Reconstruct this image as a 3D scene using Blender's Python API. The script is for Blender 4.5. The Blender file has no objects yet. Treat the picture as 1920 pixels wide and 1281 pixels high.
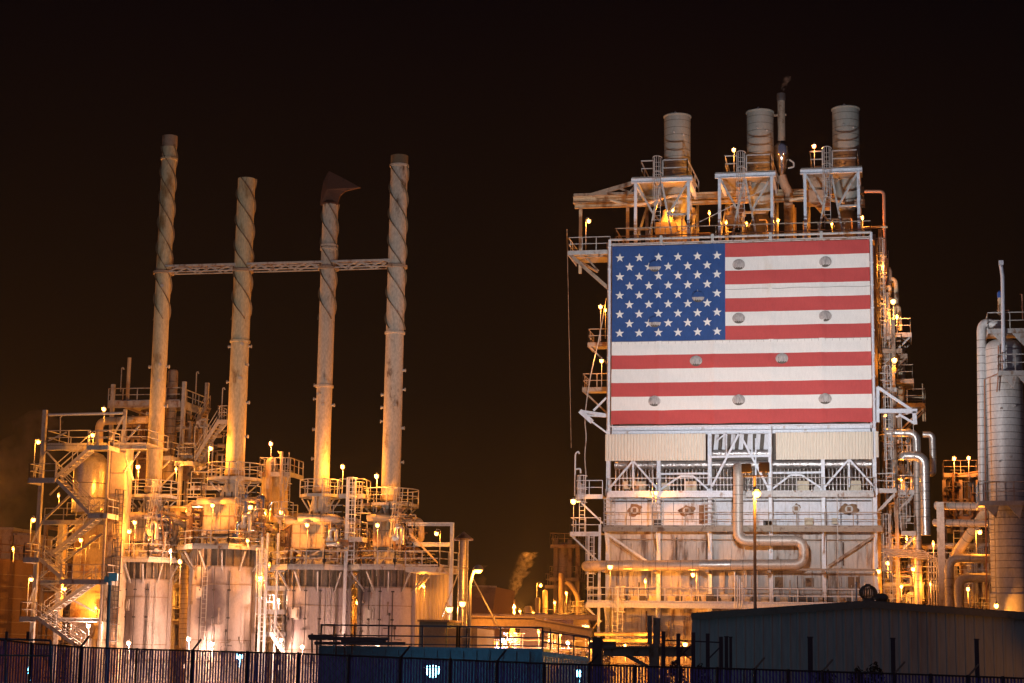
import bpy, math, random
from mathutils import Vector, Matrix
R = math.radians
S = bpy.context.scene
COL = S.collection
random.seed(7)

# ------------------------------------------------------------------ camera
EYE = Vector((0, 0, 2.2)); FPX = 3500.0; TILT = 9.73; YAW = 11.5; ROLL = 0.9
cam = bpy.data.cameras.new('camera'); co = bpy.data.objects.new('camera', cam); COL.objects.link(co)
cam.sensor_width = 36; cam.lens = FPX / 1920 * 36; cam.clip_end = 6000; cam.clip_start = 0.5
RM = Matrix.Rotation(R(YAW), 4, 'Z') @ Matrix.Rotation(R(90 + TILT), 4, 'X') @ Matrix.Rotation(R(ROLL), 4, 'Z')
co.matrix_world = Matrix.Translation(EYE) @ RM
S.camera = co
RM3 = RM.to_3x3()

# ------------------------------------------------------------------ night sky (dark, with the brown glow of the plant and the town low down)
W = bpy.data.worlds.new('World'); S.world = W; W.use_nodes = True
nt = W.node_tree; nt.nodes.clear()
out = nt.nodes.new('ShaderNodeOutputWorld'); bg = nt.nodes.new('ShaderNodeBackground')
tc = nt.nodes.new('ShaderNodeTexCoord'); sx = nt.nodes.new('ShaderNodeSeparateXYZ'); cr = nt.nodes.new('ShaderNodeValToRGB')
nt.links.new(tc.outputs['Generated'], sx.inputs[0]); nt.links.new(sx.outputs['Z'], cr.inputs[0])
cr.color_ramp.elements[0].position = 0.0; cr.color_ramp.elements[0].color = (.026, .0105, .0022, 1)
cr.color_ramp.elements[1].position = 0.36; cr.color_ramp.elements[1].color = (.0008, .0007, .0016, 1)
e = cr.color_ramp.elements.new(0.14); e.color = (.0062, .0032, .0016, 1)
# bluish fill added to the sky behind the camera to light the fronts
mr_ = nt.nodes.new('ShaderNodeMapRange'); mr_.interpolation_type = 'SMOOTHSTEP'; mr_.inputs[1].default_value = -.05; mr_.inputs[2].default_value = -.75; mr_.inputs[3].default_value = 0; mr_.inputs[4].default_value = 1
mg = nt.nodes.new('ShaderNodeMix'); mg.data_type = 'RGBA'; nt.links.new(sx.outputs['Y'], mr_.inputs[0]); nt.links.new(mr_.outputs[0], mg.inputs[0])
nt.links.new(cr.outputs[0], mg.inputs[6]); mg.inputs[7].default_value = (.056, .056, .090, 1)
nt.links.new(mg.outputs[2], bg.inputs[0]); nt.links.new(bg.outputs[0], out.inputs[0])
S.view_settings.view_transform = 'Standard'; S.view_settings.look = 'None'; S.view_settings.exposure = 0; S.view_settings.gamma = 1
S.cycles.use_denoising = True
S.cycles.use_light_tree = True
S.cycles.max_bounces = 4; S.cycles.diffuse_bounces = 2; S.cycles.glossy_bounces = 2
S.cycles.sample_clamp_indirect = 3.0; S.cycles.sample_clamp_direct = 0
S.cycles.volume_bounces = 0
S.cycles.volume_step_rate = 2.0

# ------------------------------------------------------------------ helpers
def at(px, py, Y):
    """the point of the place at depth Y seen at this spot of the 1920 px wide photograph"""
    d = RM3 @ Vector(((px - 960) / FPX, -(py - 640.5) / FPX, -1)); t = (Y - EYE.y) / d.y
    return EYE + d * t
def P(*l): return [at(*a) for a in l]
def X(px, py, Y): return at(px, py, Y).x
def Z(px, py, Y): return at(px, py, Y).z

class MB:
    def __init__(s): s.v = []; s.f = []; s.m = []; s.sm = []; s.mi = 0
    def add(s, vs, fs, smooth=False):
        b = len(s.v); s.v.extend([tuple(v) for v in vs])
        for f in fs:
            s.f.append([b + i for i in f]); s.m.append(s.mi); s.sm.append(smooth)
        return s
    def box(s, a, b):
        x0, x1 = sorted((a[0], b[0])); y0, y1 = sorted((a[1], b[1])); z0, z1 = sorted((a[2], b[2]))
        vs = [(x0,y0,z0),(x1,y0,z0),(x1,y1,z0),(x0,y1,z0),(x0,y0,z1),(x1,y0,z1),(x1,y1,z1),(x0,y1,z1)]
        return s.add(vs, [(0,3,2,1),(4,5,6,7),(0,1,5,4),(1,2,6,5),(2,3,7,6),(3,0,4,7)])
    def cbox(s, c, w, d, h, rz=0):
        m = Matrix.Rotation(rz, 3, 'Z'); c = Vector(c)
        vs = [c + m @ Vector((sx * w / 2, sy * d / 2, sz * h / 2)) for sz in (-1, 1) for sx, sy in ((-1,-1),(1,-1),(1,1),(-1,1))]
        return s.add(vs, [(0,3,2,1),(4,5,6,7),(0,1,5,4),(1,2,6,5),(2,3,7,6),(3,0,4,7)])
    def bar(s, p, q, w=.1, h=None):
        """a rectangular member from p to q"""
        p = Vector(p); q = Vector(q); h = h or w; d = (q - p)
        if d.length < 1e-5: return s
        d.normalize(); up = Vector((0,0,1)) if abs(d.z) < .97 else Vector((0,1,0))
        a = d.cross(up).normalized(); b = a.cross(d).normalized()
        vs = [e + a * (i * w / 2) + b * (j * h / 2) for e in (p, q) for i, j in ((-1,-1),(1,-1),(1,1),(-1,1))]
        return s.add(vs, [(0,1,2,3),(7,6,5,4),(0,4,5,1),(1,5,6,2),(2,6,7,3),(3,7,4,0)])
    def ibeam(s, p, q, w=.25, h=.3, t=.03):
        p = Vector(p); q = Vector(q); d = (q - p).normalized(); up = Vector((0,0,1)) if abs(d.z) < .97 else Vector((0,1,0))
        a = d.cross(up).normalized(); b = a.cross(d).normalized()
        for k in (-1, 1): s.bar(p + b * (k * (h - t) / 2), q + b * (k * (h - t) / 2), w, t)
        s.bar(p, q, t, h - 2 * t); return s
    def tube(s, pts, r=.1, n=10, bend=None, r2=None):
        pts = [Vector(p) for p in pts]
        if bend:
            o = [pts[0]]
            for i in range(1, len(pts) - 1):
                a, b, c = pts[i-1], pts[i], pts[i+1]; u = (a - b); v = (c - b)
                k = min(bend, u.length * .49, v.length * .49); u.normalize(); v.normalize()
                p0 = b + u * k; p1 = b + v * k
                for j in range(7):
                    t = j / 6; o.append(p0 * (1-t)**2 + b * 2*t*(1-t) + p1 * t*t)
            o.append(pts[-1]); pts = o
        rings = []; ref = None
        for i, p in enumerate(pts):
            d = (pts[min(i+1, len(pts)-1)] - pts[max(i-1, 0)])
            if d.length < 1e-6: d = Vector((0,0,1))
            d.normalize()
            if ref is None: ref = Vector((0,0,1)) if abs(d.z) < .9 else Vector((1,0,0))
            a = d.cross(ref)
            if a.length < 1e-3: a = d.cross(Vector((.3,1,.2)))
            a.normalize(); b = a.cross(d); ref = b
            rr = r if r2 is None else r + (r2 - r) * i / (len(pts) - 1)
            rings.append([p + a * (rr * math.cos(2*math.pi*k/n)) + b * (rr * math.sin(2*math.pi*k/n)) for k in range(n)])
        vs = [v for g in rings for v in g]; fs = []
        for i in range(len(rings) - 1):
            for k in range(n):
                k2 = (k + 1) % n; fs.append((i*n+k, i*n+k2, (i+1)*n+k2, (i+1)*n+k))
        s.add(vs, [f[::-1] for f in fs], n > 5)
        s.add(rings[0], [tuple(range(n))]); s.add(rings[-1], [tuple(range(n))[::-1]])
        return s
    def seams(s, p, q, r, step=.8, w=.035, t=.012, n=14):
        """cladding seams round a straight pipe"""
        p = Vector(p); q = Vector(q); L = (q - p).length; d = (q - p).normalized(); k = max(1, int(L / step))
        for i in range(1, k):
            c = p + d * (L * i / k); s.tube([c - d * w / 2, c + d * w / 2], r + t, n)
        return s
    def lathe(s, c, prof, n=28, smooth=False, cap=True):
        """profile [(radius, z)] turned round the vertical through c"""
        c = Vector(c); ring = lambda r, z: [c + Vector((r*math.cos(2*math.pi*k/n), r*math.sin(2*math.pi*k/n), z)) for k in range(n)]
        if smooth:
            rs = [ring(*p) for p in prof]; fs = []
            for i in range(len(rs)-1): fs += [(i*n+k, i*n+(k+1)%n, (i+1)*n+(k+1)%n, (i+1)*n+k) for k in range(n)]
            s.add([v for g in rs for v in g], fs, True)
        else:
            for a, b in zip(prof, prof[1:]):
                s.add(ring(*a) + ring(*b), [(k, (k+1)%n, n+(k+1)%n, n+k) for k in range(n)], True)
        if cap:
            if prof[0][0] > .001: s.add(ring(*prof[0]), [tuple(range(n))[::-1]])
            if prof[-1][0] > .001: s.add(ring(*prof[-1]), [tuple(range(n))])
        return s
    def prism(s, pts, z0, z1):
        n = len(pts); vs = [(p[0], p[1], z0) for p in pts] + [(p[0], p[1], z1) for p in pts]
        return s.add(vs, [tuple(range(n))[::-1], tuple(range(n, 2*n))] + [(k, (k+1)%n, n+(k+1)%n, n+k) for k in range(n)])
    def rail(s, pts, h=1.07, step=1.5, r=.055, closed=False, toe=.13):
        pts = [Vector(p) for p in pts]
        if closed: pts = pts + [pts[0]]
        for a, b in zip(pts, pts[1:]):
            L = (b - a).length
            if L < .05: continue
            for k, rr in ((h, r), (h * .52, r * .85)): s.bar(a + Vector((0,0,k)), b + Vector((0,0,k)), rr, rr)
            if toe: s.bar(a + Vector((0,0,toe/2)), b + Vector((0,0,toe/2)), .02, toe)
            m = max(1, round(L / step))
            for i in range(m + 1):
                c = a + (b - a) * (i / m); s.bar(c, c + Vector((0,0,h)), r, r)
        return s
    def ladder(s, p, q, w=.45, side=(1,0,0), out_=(0,-1,0), cage=True, r=.045, step=.32):
        p = Vector(p); q = Vector(q); sd = Vector(side).normalized() * (w/2); o = Vector(out_).normalized(); L = (q-p).length
        for k in (-1, 1): s.bar(p + sd*k, q + sd*k, r, r)
        m = int(L / step)
        for i in range(1, m):
            c = p + (q-p) * (i/m); s.bar(c - sd, c + sd, r*.7, r*.7)
        if cage and L > 3:
            n = 6; hoops = []; m = max(2, int((L - 2.2) / 1.1))
            for i in range(m + 1):
                c = p + (q-p) * ((2.2 + (L-2.2) * i/m) / L); h = [c + sd.normalized() * (.36*math.cos(math.pi*k/n)) + o * (.72*math.sin(math.pi*k/n)) for k in range(n+1)]
                hoops.append(h)
                for a, b in zip(h, h[1:]): s.bar(a, b, .05, .05)
            for k in range(1, n):
                s.bar(hoops[0][k], hoops[-1][k], .035, .035)
        return s
    def stair(s, p, q, y0, y1, rails=True):
        """a flight in a plane of constant depth from p (low) to q (high), between the depths y0 and y1"""
        p = Vector(p); q = Vector(q)
        for y in (y0, y1):
            a = Vector((p.x, y, p.z)); b = Vector((q.x, y, q.z)); s.bar(a, b, .05, .26)
            if rails:
                for h in (1.0, .52):
                    s.bar(a + Vector((0,0,h)), b + Vector((0,0,h)), .05, .05)
                m = max(2, int((b-a).length / 1.3))
                for i in range(m+1):
                    c = a + (b-a)*(i/m); s.bar(c, c + Vector((0,0,1.0)), .045, .045)
        m = max(3, int(abs(q.z - p.z) / .24))
        for i in range(m):
            t = (i + .5) / m; c = p + (q-p)*t
            s.box((c.x-.14, y0+.03, c.z-.02), (c.x+.14, y1-.03, c.z+.02))
        return s
    def build(s, name, mats, parent=None, origin=None):
        me = bpy.data.meshes.new(name)
        og = Vector((0,0,0))
        if parent is not None: og = Vector(parent['_o'])
        elif origin is not None: og = Vector(origin)
        elif s.v:
            xs = [v[0] for v in s.v]; ys = [v[1] for v in s.v]; zs = [v[2] for v in s.v]
            og = Vector(((min(xs)+max(xs))/2, (min(ys)+max(ys))/2, min(zs)))
        me.from_pydata([(v[0]-og.x, v[1]-og.y, v[2]-og.z) for v in s.v], [], s.f)
        mats = mats if isinstance(mats, (list, tuple)) else [mats]
        for m in mats: me.materials.append(m)
        me.polygons.foreach_set('material_index', [min(i, len(mats)-1) for i in s.m])
        me.polygons.foreach_set('use_smooth', s.sm)
        me.update()
        o = bpy.data.objects.new(name, me); COL.objects.link(o)
        if parent is None: o.location = og
        elif parent.type == 'EMPTY': o.parent = parent
        else: o.parent = parent
        o['_o'] = tuple(og)
        return o

def tag(o, label=None, cat=None, group=None, kind=None):
    if label: o['label'] = label
    if cat: o['category'] = cat
    if group: o['group'] = group
    if kind: o['kind'] = kind
    return o
def thing(name, loc, label, cat, group=None):
    o = bpy.data.objects.new(name, None); COL.objects.link(o); o.location = loc; o['_o'] = tuple(loc); o.empty_display_size = .3
    return tag(o, label, cat, group)

# ------------------------------------------------------------------ materials
def mat(name, base, rough=.6, metal=0.0, stain=None, amt=.5, sc=1.2, streak=1.0, var=.12, bump=0.0, fine=9.0, tint=None):
    m = bpy.data.materials.new(name); m.use_nodes = True; t = m.node_tree; N = t.nodes; L = t.links
    b = N['Principled BSDF']; b.inputs['Roughness'].default_value = rough; b.inputs['Metallic'].default_value = metal
    tcn = N.new('ShaderNodeTexCoord'); mp = N.new('ShaderNodeMapping'); mp.inputs['Scale'].default_value = (1, 1, streak)
    oi = N.new('ShaderNodeObjectInfo'); ad = N.new('ShaderNodeVectorMath'); ad.operation = 'MULTIPLY_ADD'
    L.new(oi.outputs['Random'], ad.inputs[0]); ad.inputs[1].default_value = (37, 19, 23); L.new(tcn.outputs['Object'], ad.inputs[2])
    L.new(ad.outputs[0], mp.inputs[0])
    n1 = N.new('ShaderNodeTexNoise'); n1.inputs['Scale'].default_value = sc; n1.inputs['Detail'].default_value = 6; n1.inputs['Roughness'].default_value = .65
    L.new(mp.outputs[0], n1.inputs['Vector'])
    n2 = N.new('ShaderNodeTexNoise'); n2.inputs['Scale'].default_value = fine; n2.inputs['Detail'].default_value = 3; L.new(mp.outputs[0], n2.inputs['Vector'])
    mr = N.new('ShaderNodeMapRange'); mr.inputs[1].default_value = .3; mr.inputs[2].default_value = .7; mr.inputs[3].default_value = 1 - var; mr.inputs[4].default_value = 1 + var
    L.new(n2.outputs[0], mr.inputs[0])
    mx = N.new('ShaderNodeMix'); mx.data_type = 'RGBA'; mx.inputs[6].default_value = (*base, 1); mx.inputs[7].default_value = (*(stain or [c*.45 for c in base]), 1)
    rp = N.new('ShaderNodeMapRange'); rp.interpolation_type = 'SMOOTHSTEP'
    c0 = .72 - amt * .35; rp.inputs[1].default_value = c0; rp.inputs[2].default_value = c0 + .16
    L.new(n1.outputs[0], rp.inputs[0]); L.new(rp.outputs[0], mx.inputs[0])
    mu = N.new('ShaderNodeVectorMath'); mu.operation = 'SCALE'; L.new(mx.outputs[2], mu.inputs[0]); L.new(mr.outputs[0], mu.inputs['Scale'])
    L.new(mu.outputs[0], b.inputs['Base Color'])
    if bump:
        bp = N.new('ShaderNodeBump'); bp.inputs['Strength'].default_value = bump; bp.inputs['Distance'].default_value = .05
        L.new(n2.outputs[0], bp.inputs['Height']); L.new(bp.outputs[0], b.inputs['Normal'])
    return m
def soot_mat(name, cx_, cz_, rx_, rz_, seed=0):
    """the shell paint with one large soot cloud of its own, at an angle round the shell and a height"""
    m = M['shell'].copy(); m.name = name; t = m.node_tree; N = t.nodes; L = t.links; b = N['Principled BSDF']
    src = b.inputs['Base Color'].links[0].from_socket
    tcn = N.new('ShaderNodeTexCoord'); sp = N.new('ShaderNodeSeparateXYZ'); L.new(tcn.outputs['Object'], sp.inputs[0])
    def mth(op, a, v=None):
        n = N.new('ShaderNodeMath'); n.operation = op
        if hasattr(a, 'links') or hasattr(a, 'is_linked'): L.new(a, n.inputs[0])
        else: n.inputs[0].default_value = a
        if v is not None:
            if hasattr(v, 'is_linked'): L.new(v, n.inputs[1])
            else: n.inputs[1].default_value = v
        return n.outputs[0]
    nz = N.new('ShaderNodeTexNoise'); nz.inputs['Scale'].default_value = .9; nz.inputs['Detail'].default_value = 4; L.new(tcn.outputs['Object'], nz.inputs['Vector'])
    ux = mth('DIVIDE', mth('SUBTRACT', sp.outputs['X'], cx_), rx_); uz = mth('DIVIDE', mth('SUBTRACT', sp.outputs['Z'], cz_), rz_)
    d = mth('ADD', mth('MULTIPLY', ux, ux), mth('MULTIPLY', uz, uz)); d = mth('ADD', d, mth('MULTIPLY', mth('SUBTRACT', nz.outputs[0], .5), 2.0))
    mr = N.new('ShaderNodeMapRange'); mr.interpolation_type = 'SMOOTHSTEP'; mr.inputs[1].default_value = 1.35; mr.inputs[2].default_value = .1; mr.inputs[3].default_value = 0; mr.inputs[4].default_value = .85; L.new(d, mr.inputs[0])
    mx = N.new('ShaderNodeMix'); mx.data_type = 'RGBA'; L.new(mr.outputs[0], mx.inputs[0]); L.new(src, mx.inputs[6]); mx.inputs[7].default_value = (.10, .08, .105, 1)
    L.new(mx.outputs[2], b.inputs['Base Color']); return m
def emit(name, col, s):
    m = bpy.data.materials.new(name); m.use_nodes = True; b = m.node_tree.nodes['Principled BSDF']
    b.inputs['Base Color'].default_value = (*col, 1); b.inputs['Emission Color'].default_value = (*col, 1); b.inputs['Emission Strength'].default_value = s
    return m
RUST = (.16, .07, .03)
M = dict(
    steel=mat('pale painted steel', (.41, .41, .40), .5, 0, (.20,.11,.055), .55, 1.6, .5, .15),
    steelw=mat('white painted steel', (.60, .65, .72), .45, 0, (.3, .22, .16), .42, 1.1, .5),
    steeld=mat('dark steel', (.055, .05, .05), .6, 0, (.09, .05, .03), .5, 2),
    grate=mat('steel grating', (.24, .23, .21), .6, .3, RUST, .4, 2),
    rustst=mat('rusty steel', (.22, .13, .07), .8, 0, (.07, .035, .02), .6, 2),
    brown=mat('brown weathered steel', (.30, .24, .18), .7, 0, (.12, .06, .03), .6, 1.5, .6),
    stack=mat('weathered chimney paint', (.54, .47, .30), .6, 0, (.25, .16, .06), .60, .8, .35, .2, .15),
    stackp=mat('chipped chimney paint', (.52, .465, .39), .6, 0, (.13, .08, .05), .45, 1.3, .45, .2, .15),
    strake=mat('strake steel', (.15, .115, .07), .7, 0, RUST, .5, 2),
    shell=mat('furnace shell paint', (.44, .40, .39), .62, 0, (.25, .20, .19), .45, .4, .55, .10, .05),
    band=mat('sooty top band', (.17, .15, .12), .7, 0, (.06, .05, .04), .6, 1.2),
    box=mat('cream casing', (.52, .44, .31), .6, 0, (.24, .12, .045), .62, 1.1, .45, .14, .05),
    duct=mat('cream duct', (.54, .43, .28), .6, 0, (.26, .15, .07), .5, .8, .4),
    clad=mat('aluminium cladding', (.60, .58, .54), .32, .75, (.28, .23, .18), .40, 1.2, .8, .16, .25),
    cladm=mat('dull cladding', (.42, .37, .32), .5, .35, (.22, .16, .11), .45, 1.1, .8, .16, .2),
    cladd=mat('cladding seam', (.12, .11, .10), .5, .5),
    foil=mat('crumpled foil lagging', (.45, .43, .42), .35, .7, (.15, .12, .10), .5, 2.5, 1, .3, 1.0, 6),
    shiny=mat('polished steel', (.75, .72, .68), .18, 1.0, (.4, .3, .2), .2, 2),
    wall=mat('pale furnace wall plate', (.60, .63, .68), .6, 0, (.27, .19, .13), .48, 1.0, .3, .10, .05),
    wallo=mat('grimy furnace wall plate', (.47, .455, .43), .65, 0, (.17, .11, .07), .60, 1.3, .16, .12, .05),
    corr=mat('cream corrugated sheet', (.68, .63, .53), .5, 0, (.55, .48, .38), .3, .5, .15, .06),
    corrd=mat('sooty corrugated sheet', (.66, .61, .50), .5, 0, (.25, .21, .17), .40, .6, .12, .06),
    drum=mat('grey drum cladding', (.27, .285, .26), .5, .1, (.25, .23, .18), .4, .6, .4, .08),
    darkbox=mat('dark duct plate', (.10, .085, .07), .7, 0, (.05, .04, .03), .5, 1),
    column=mat('column cladding', (.55, .55, .54), .45, .15, (.42, .40, .37), .40, .5, .5, .10, .12),
    copper=mat('reddish pipe', (.42, .20, .12), .5, .1, (.2, .1, .06), .4, 2),
    green=mat('warehouse sheet', (.32, .35, .33), .5, 0, (.25, .25, .23), .40, .5, .15, .10),
    greent=mat('warehouse trim', (.15, .15, .12), .6, 0, (.03, .03, .03), .4, 1),
    slat=mat('violet grey fence slat', (.14, .115, .46), .55, 0, (.06, .05, .10), .5, 3, .3, .3),
    post=mat('dark fence post', (.035, .030, .05), .6, 0, (.02, .02, .03), .4, 3),
    blue=mat('blue tank paint', (.04, .16, .24), .5, 0, (.02, .05, .08), .45, .8, .4),
    paving=mat('concrete paving', (.26,.24,.21), .9, 0, (.14,.12,.10), .5, .2, 1, .15),
    ground=mat('dark asphalt', (.045, .042, .040), .9, 0, (.03, .028, .026), .5, .3, 1, .2),
    brick=mat('brown tank wall', (.20, .12, .065), .8, 0, (.12, .07, .04), .5, .6),
    shed=mat('beige shed paint', (.36, .30, .22), .7, 0, (.22, .16, .11), .4, .8),
    teal=mat('grey green shed paint', (.19, .24, .24), .6, 0, (.12, .14, .14), .4, .8),
    bushm=mat('dark leaves', (.02, .022, .018), .9),
    red=mat('flag red cloth', (.46, .060, .058), .75, 0, (.40, .050, .050), .3, .5, .3, .05),
    white=mat('flag white cloth', (.74, .725, .69), .75, 0, (.66, .62, .55), .35, .5, .25, .04),
    navy=mat('flag blue cloth', (.010, .060, .215), .75, 0, (.009, .047, .165), .35, .6, .4, .10),
    seamd=mat('flag seam', (.30,.28,.27), .8, 0, (.16,.14,.13), .5, 2),
    flap=mat('flag vent flap', (.42, .38, .36), .6, 0, (.2, .17, .16), .5, 3, .3, .3, .6),
    bluecap=mat('blue cap', (.01, .08, .35), .5),
    hoodm=mat('scorched hood steel', (.085,.035,.022), .8, 0, (.045,.02,.014), .5, 2),
    glow=emit('sodium lamp glass', (1.0, .50, .13), 5.5), glowp=emit('warm lamp glass', (1.0, .66, .40), 6),
    glowc=emit('blue lamp glass', (.22, .72, 1.0), 14), glowr=emit('amber lamp glass', (1.0, .36, .10), 5), glowv=emit('violet lamp glass', (.9, .5, 1.0), 4),
)
SODIUM = (1.0, .31, .028); WARM = (1.0, .54, .36); AMBER = (1.0, .30, .05)

def point(name, loc, col, power, parent, rad=.10):
    l = bpy.data.lights.new(name, 'POINT'); l.color = col; l.energy = power; l.shadow_soft_size = rad
    o = bpy.data.objects.new(name, l); COL.objects.link(o); o.parent = parent; o.location = Vector(loc) - Vector(parent['_o']); return o
def spot(name, loc, target, col, power, parent, angle=70, blend=.6, rad=.2):
    l = bpy.data.lights.new(name, 'SPOT'); l.color = col; l.energy = power; l.shadow_soft_size = rad; l.spot_size = R(angle); l.spot_blend = blend
    o = bpy.data.objects.new(name, l); COL.objects.link(o); o.parent = parent; o.location = Vector(loc) - Vector(parent['_o'])
    d = (Vector(target) - Vector(loc)); o.rotation_euler = d.to_track_quat('-Z', 'Y').to_euler(); return o

def lamp(px, py, Y, label, h=2.0, power=420, kind='s', arm=0, r=.15):
    """plant luminaire: thin pole, hooded glass; arm = sideways reach of the gooseneck (m, signed towards the pole)"""
    c = at(px, py, Y); t = thing('plant_lamp', (c.x + arm, c.y + .12, c.z - h), label, 'lamp', 'small orange lamps on poles about the plant' if kind in 's' else None)
    m = MB(); b = Vector((c.x + arm, c.y + .12, c.z - h))
    if arm: m.tube([b, b + Vector((0,0,h+.28)), Vector((c.x, c.y, c.z + .30)), Vector((c.x, c.y, c.z + .20))], .03, 6, .2)
    else: m.tube([b, Vector((c.x, c.y + .12, c.z - .15)), ], .03, 6); m.bar((c.x, c.y+.12, c.z-.16), (c.x, c.y, c.z-.16), .06)
    m.build('pole', M['steel'], t)
    m = MB(); m.lathe(c, [(.05, .25), (.07, .17), (r*1.25, .12), (r*1.3, .09)], 12); m.build('shade', M['steel'], t)
    m = MB(); m.lathe(c, [(r*.5, -r), (r*.9, -r*.5), (r, 0), (r*.9, r*.45), (r*.4, r*.6)], 12, True)
    g, colr = dict(s=('glow', SODIUM), w=('glowp', WARM), a=('glowr', AMBER), c=('glowc', (.2, .7, 1.0)), v=('glowv', (.9,.55,1.0)))[kind]
    m.build('glass', M[g], t)
    if power: point('lamp_light', (c.x, c.y - .24, c.z - .05), colr, power * {'s': .92, 'a': 1.0}.get(kind, 1.75), t, .06)
    return t

# ================================================================== the setting
m = MB(); m.add([(-900,-60,0),(700,-60,0),(700,900,0),(-900,900,0)], [(0,1,2,3)]); tag(m.build('ground', M['ground'], None, (0,0,0)), 'dark asphalt yard of the plant', None, None, 'structure')
m = MB(); m.add([(-75,92,.004),(30,92,.004),(30,200,.004),(-75,200,.004)], [(0,1,2,3)]); tag(m.build('added_paving', M['paving'], None, (0,0,0)), 'pale concrete paving added under the plant to brighten the ground', None, None, 'structure')  # pale pad put in to brighten the ground behind the fence

# ================================================================== furnace tower that carries the flag
F = 138.0
cpx = [1139, 1234, 1330, 1444, 1543, 1640]
cx = [X(p, 900, F) for p in cpx]
XL, XR = cx[0], cx[-1]
zC, zP, zB, zA = Z(1300,1133,F), Z(1300,1066,F), Z(1300,992,F), Z(1300,926,F)
zK0, zK1 = Z(1230,864,F), Z(1230,814,F)
zF0, zF1 = Z(1147,798,F), Z(1147,465,F)
zT = Z(1400,446,F)
T = thing('furnace_tower', ((XL+XR)/2, F+4, 0), 'tall steel framed furnace block with grimy wall plates and walkways, carrying the huge flag', 'furnace tower')
# casing
m = MB(); m.box((XL+.1, F+.95, 0), (XR-.1, F+13, zA)); m.build('casing', M['wallo'], T)
m = MB(); m.box((XL+.3, F+2.4, zA+.01), (XR-.3, F+12, zF0+.2)); m.box((XL+.5, F+2.6, zF0+.21), (XR-.5, F+11.5, zT-1.2)); m.build('upper_casing', M['darkbox'], T)
rnd = random.Random(3)
tiers = [(0.1, zC-.35, 'wallo'), (zC+.05, zP-.1, 'wallo'), (zP+.1, zB-.35, 'wallo'), (zB+.05, zA-.35, 'wall')]
for ti, (z0, z1, mt) in enumerate(tiers):
    for i in range(5):
        a, b = cx[i]+.2, cx[i+1]-.2; m = MB(); n = [3,4,3,3][ti] + (i % 2)
        for k in range(n):
            u0 = a + (b-a)*k/n; u1 = a + (b-a)*(k+1)/n; dy = rnd.uniform(0, .03)
            m.box((u0+.015, F+.80+dy, z0), (u1-.015, F+.93, z1))
        if ti in (0, 1, 2):
            hz = z1 - (.55 if ti != 1 else .12); m.box((a, F+.72, hz), (b, F+.79, hz+.07))
        if ti == 1:
            for k in range(1, 5): u = a + (b-a)*k/5; m.box((u-.04, F+.62, z0), (u+.04, F+.79, z1))
        for k in range(3): u = rnd.uniform(a+.3, b-.3); zz = rnd.uniform(z0+.3, z1-.3); m.box((u-.05, F+.74, zz-.05), (u+.05, F+.79, zz+.05))
        m.build('wall_plate', M[mt], T)
# peeled burner doors with rusty rings
def blotch(x, z, rx, rz, y, seed, name, mt):
    r = random.Random(seed); m = MB(); n = 26; ph = [r.uniform(0, 6.28) for _ in range(4)]
    rr = [1 + .16*math.sin(2*t+ph[0]) + .12*math.sin(5*t+ph[1]) + .08*math.sin(9*t+ph[2]) for t in (2*math.pi*k/n for k in range(n))]
    vs = [(x, y, z)] + [(x + rx*rr[k]*math.cos(2*math.pi*k/n), y, z + rz*rr[k]*math.sin(2*math.pi*k/n)) for k in range(n)]
    m.add(vs, [(0, k+1, (k+1) % n + 1) for k in range(n)]); return m.build(name, mt, T)
for i, (px, py, rx, rz) in enumerate([(1190,957,.58,.42),(1288,958,.55,.42),(1493,954,.30,.34),(1592,955,.62,.46)]):
    p = at(px, py, F+.79); blotch(p.x, p.z, rx, rz, F+.765, i, 'rust_ring', M['rustst'])
    m = MB(); m.lathe((0,0,0), [(.30,0),(.30,.1)], 16); m.v = [(v[0]+p.x, F+.76-v[2], v[1]*.9+p.z) for v in m.v]
    m.build('burner_door', M['wallo'], T)
    m = MB(); m.cbox((p.x, F+.64, p.z), .26, .05, .30); m.build('peep_hole', M['rustst'], T)
for px, py, w, h in [(1322,965,.9,1.4),(1462,1092,.7,.75),(1518,1092,.6,.65),(1600,1092,.75,.8)]:
    p = at(px, py, F+.79); m = MB(); m.cbox((p.x, F+.76, p.z), w, .05, h); m.cbox((p.x, F+.73, p.z), w*.4, .05, h*.4); m.build('rusty_hatch', M['rustst'], T, None)
# burners along the floor of the lower tier
for k in range(14):
    u = XL + .9 + (XR-XL-1.8)*k/13
    m = MB(); m.cbox((u-.25, F+.5, zC+.35), .55, .5, .45); m.build('burner_box', M['box'], T)
    m = MB(); m.cbox((u+.30, F+.70, zC+.35), .45, .12, .5); m.build('air_port', M['steeld'], T)
# columns
for i, x in enumerate(cx):
    m = MB(); m.box((x-.14, F+.25, 0), (x+.14, F+.70, zF0-.05) if 0 < i < 5 else (x+.14, F+.70, zT)); m.box((x-.20, F+.18, zA-.1), (x+.20, F+.24, zA+.4))
    for z in (zB-.6, zC-.6): m.bar((x, F+.2, z-1.1), (x, F-1.0, z+.3), .10, .14)
    m.build('column', M['steelw'], T)
for z in (zF0-.25, zK1+.15):
    m = MB(); m.ibeam((XL+.25, F+.3, z), (XR-.25, F+.3, z), .25, .3); m.build('cross_beam', M['steelw'], T)
m = MB(); m.box((XL+.3, F+.7, zK1+.35), (XR-.3, F+1.6, zF0-.45)); m.build('dark_soffit', M['darkbox'], T)
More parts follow.
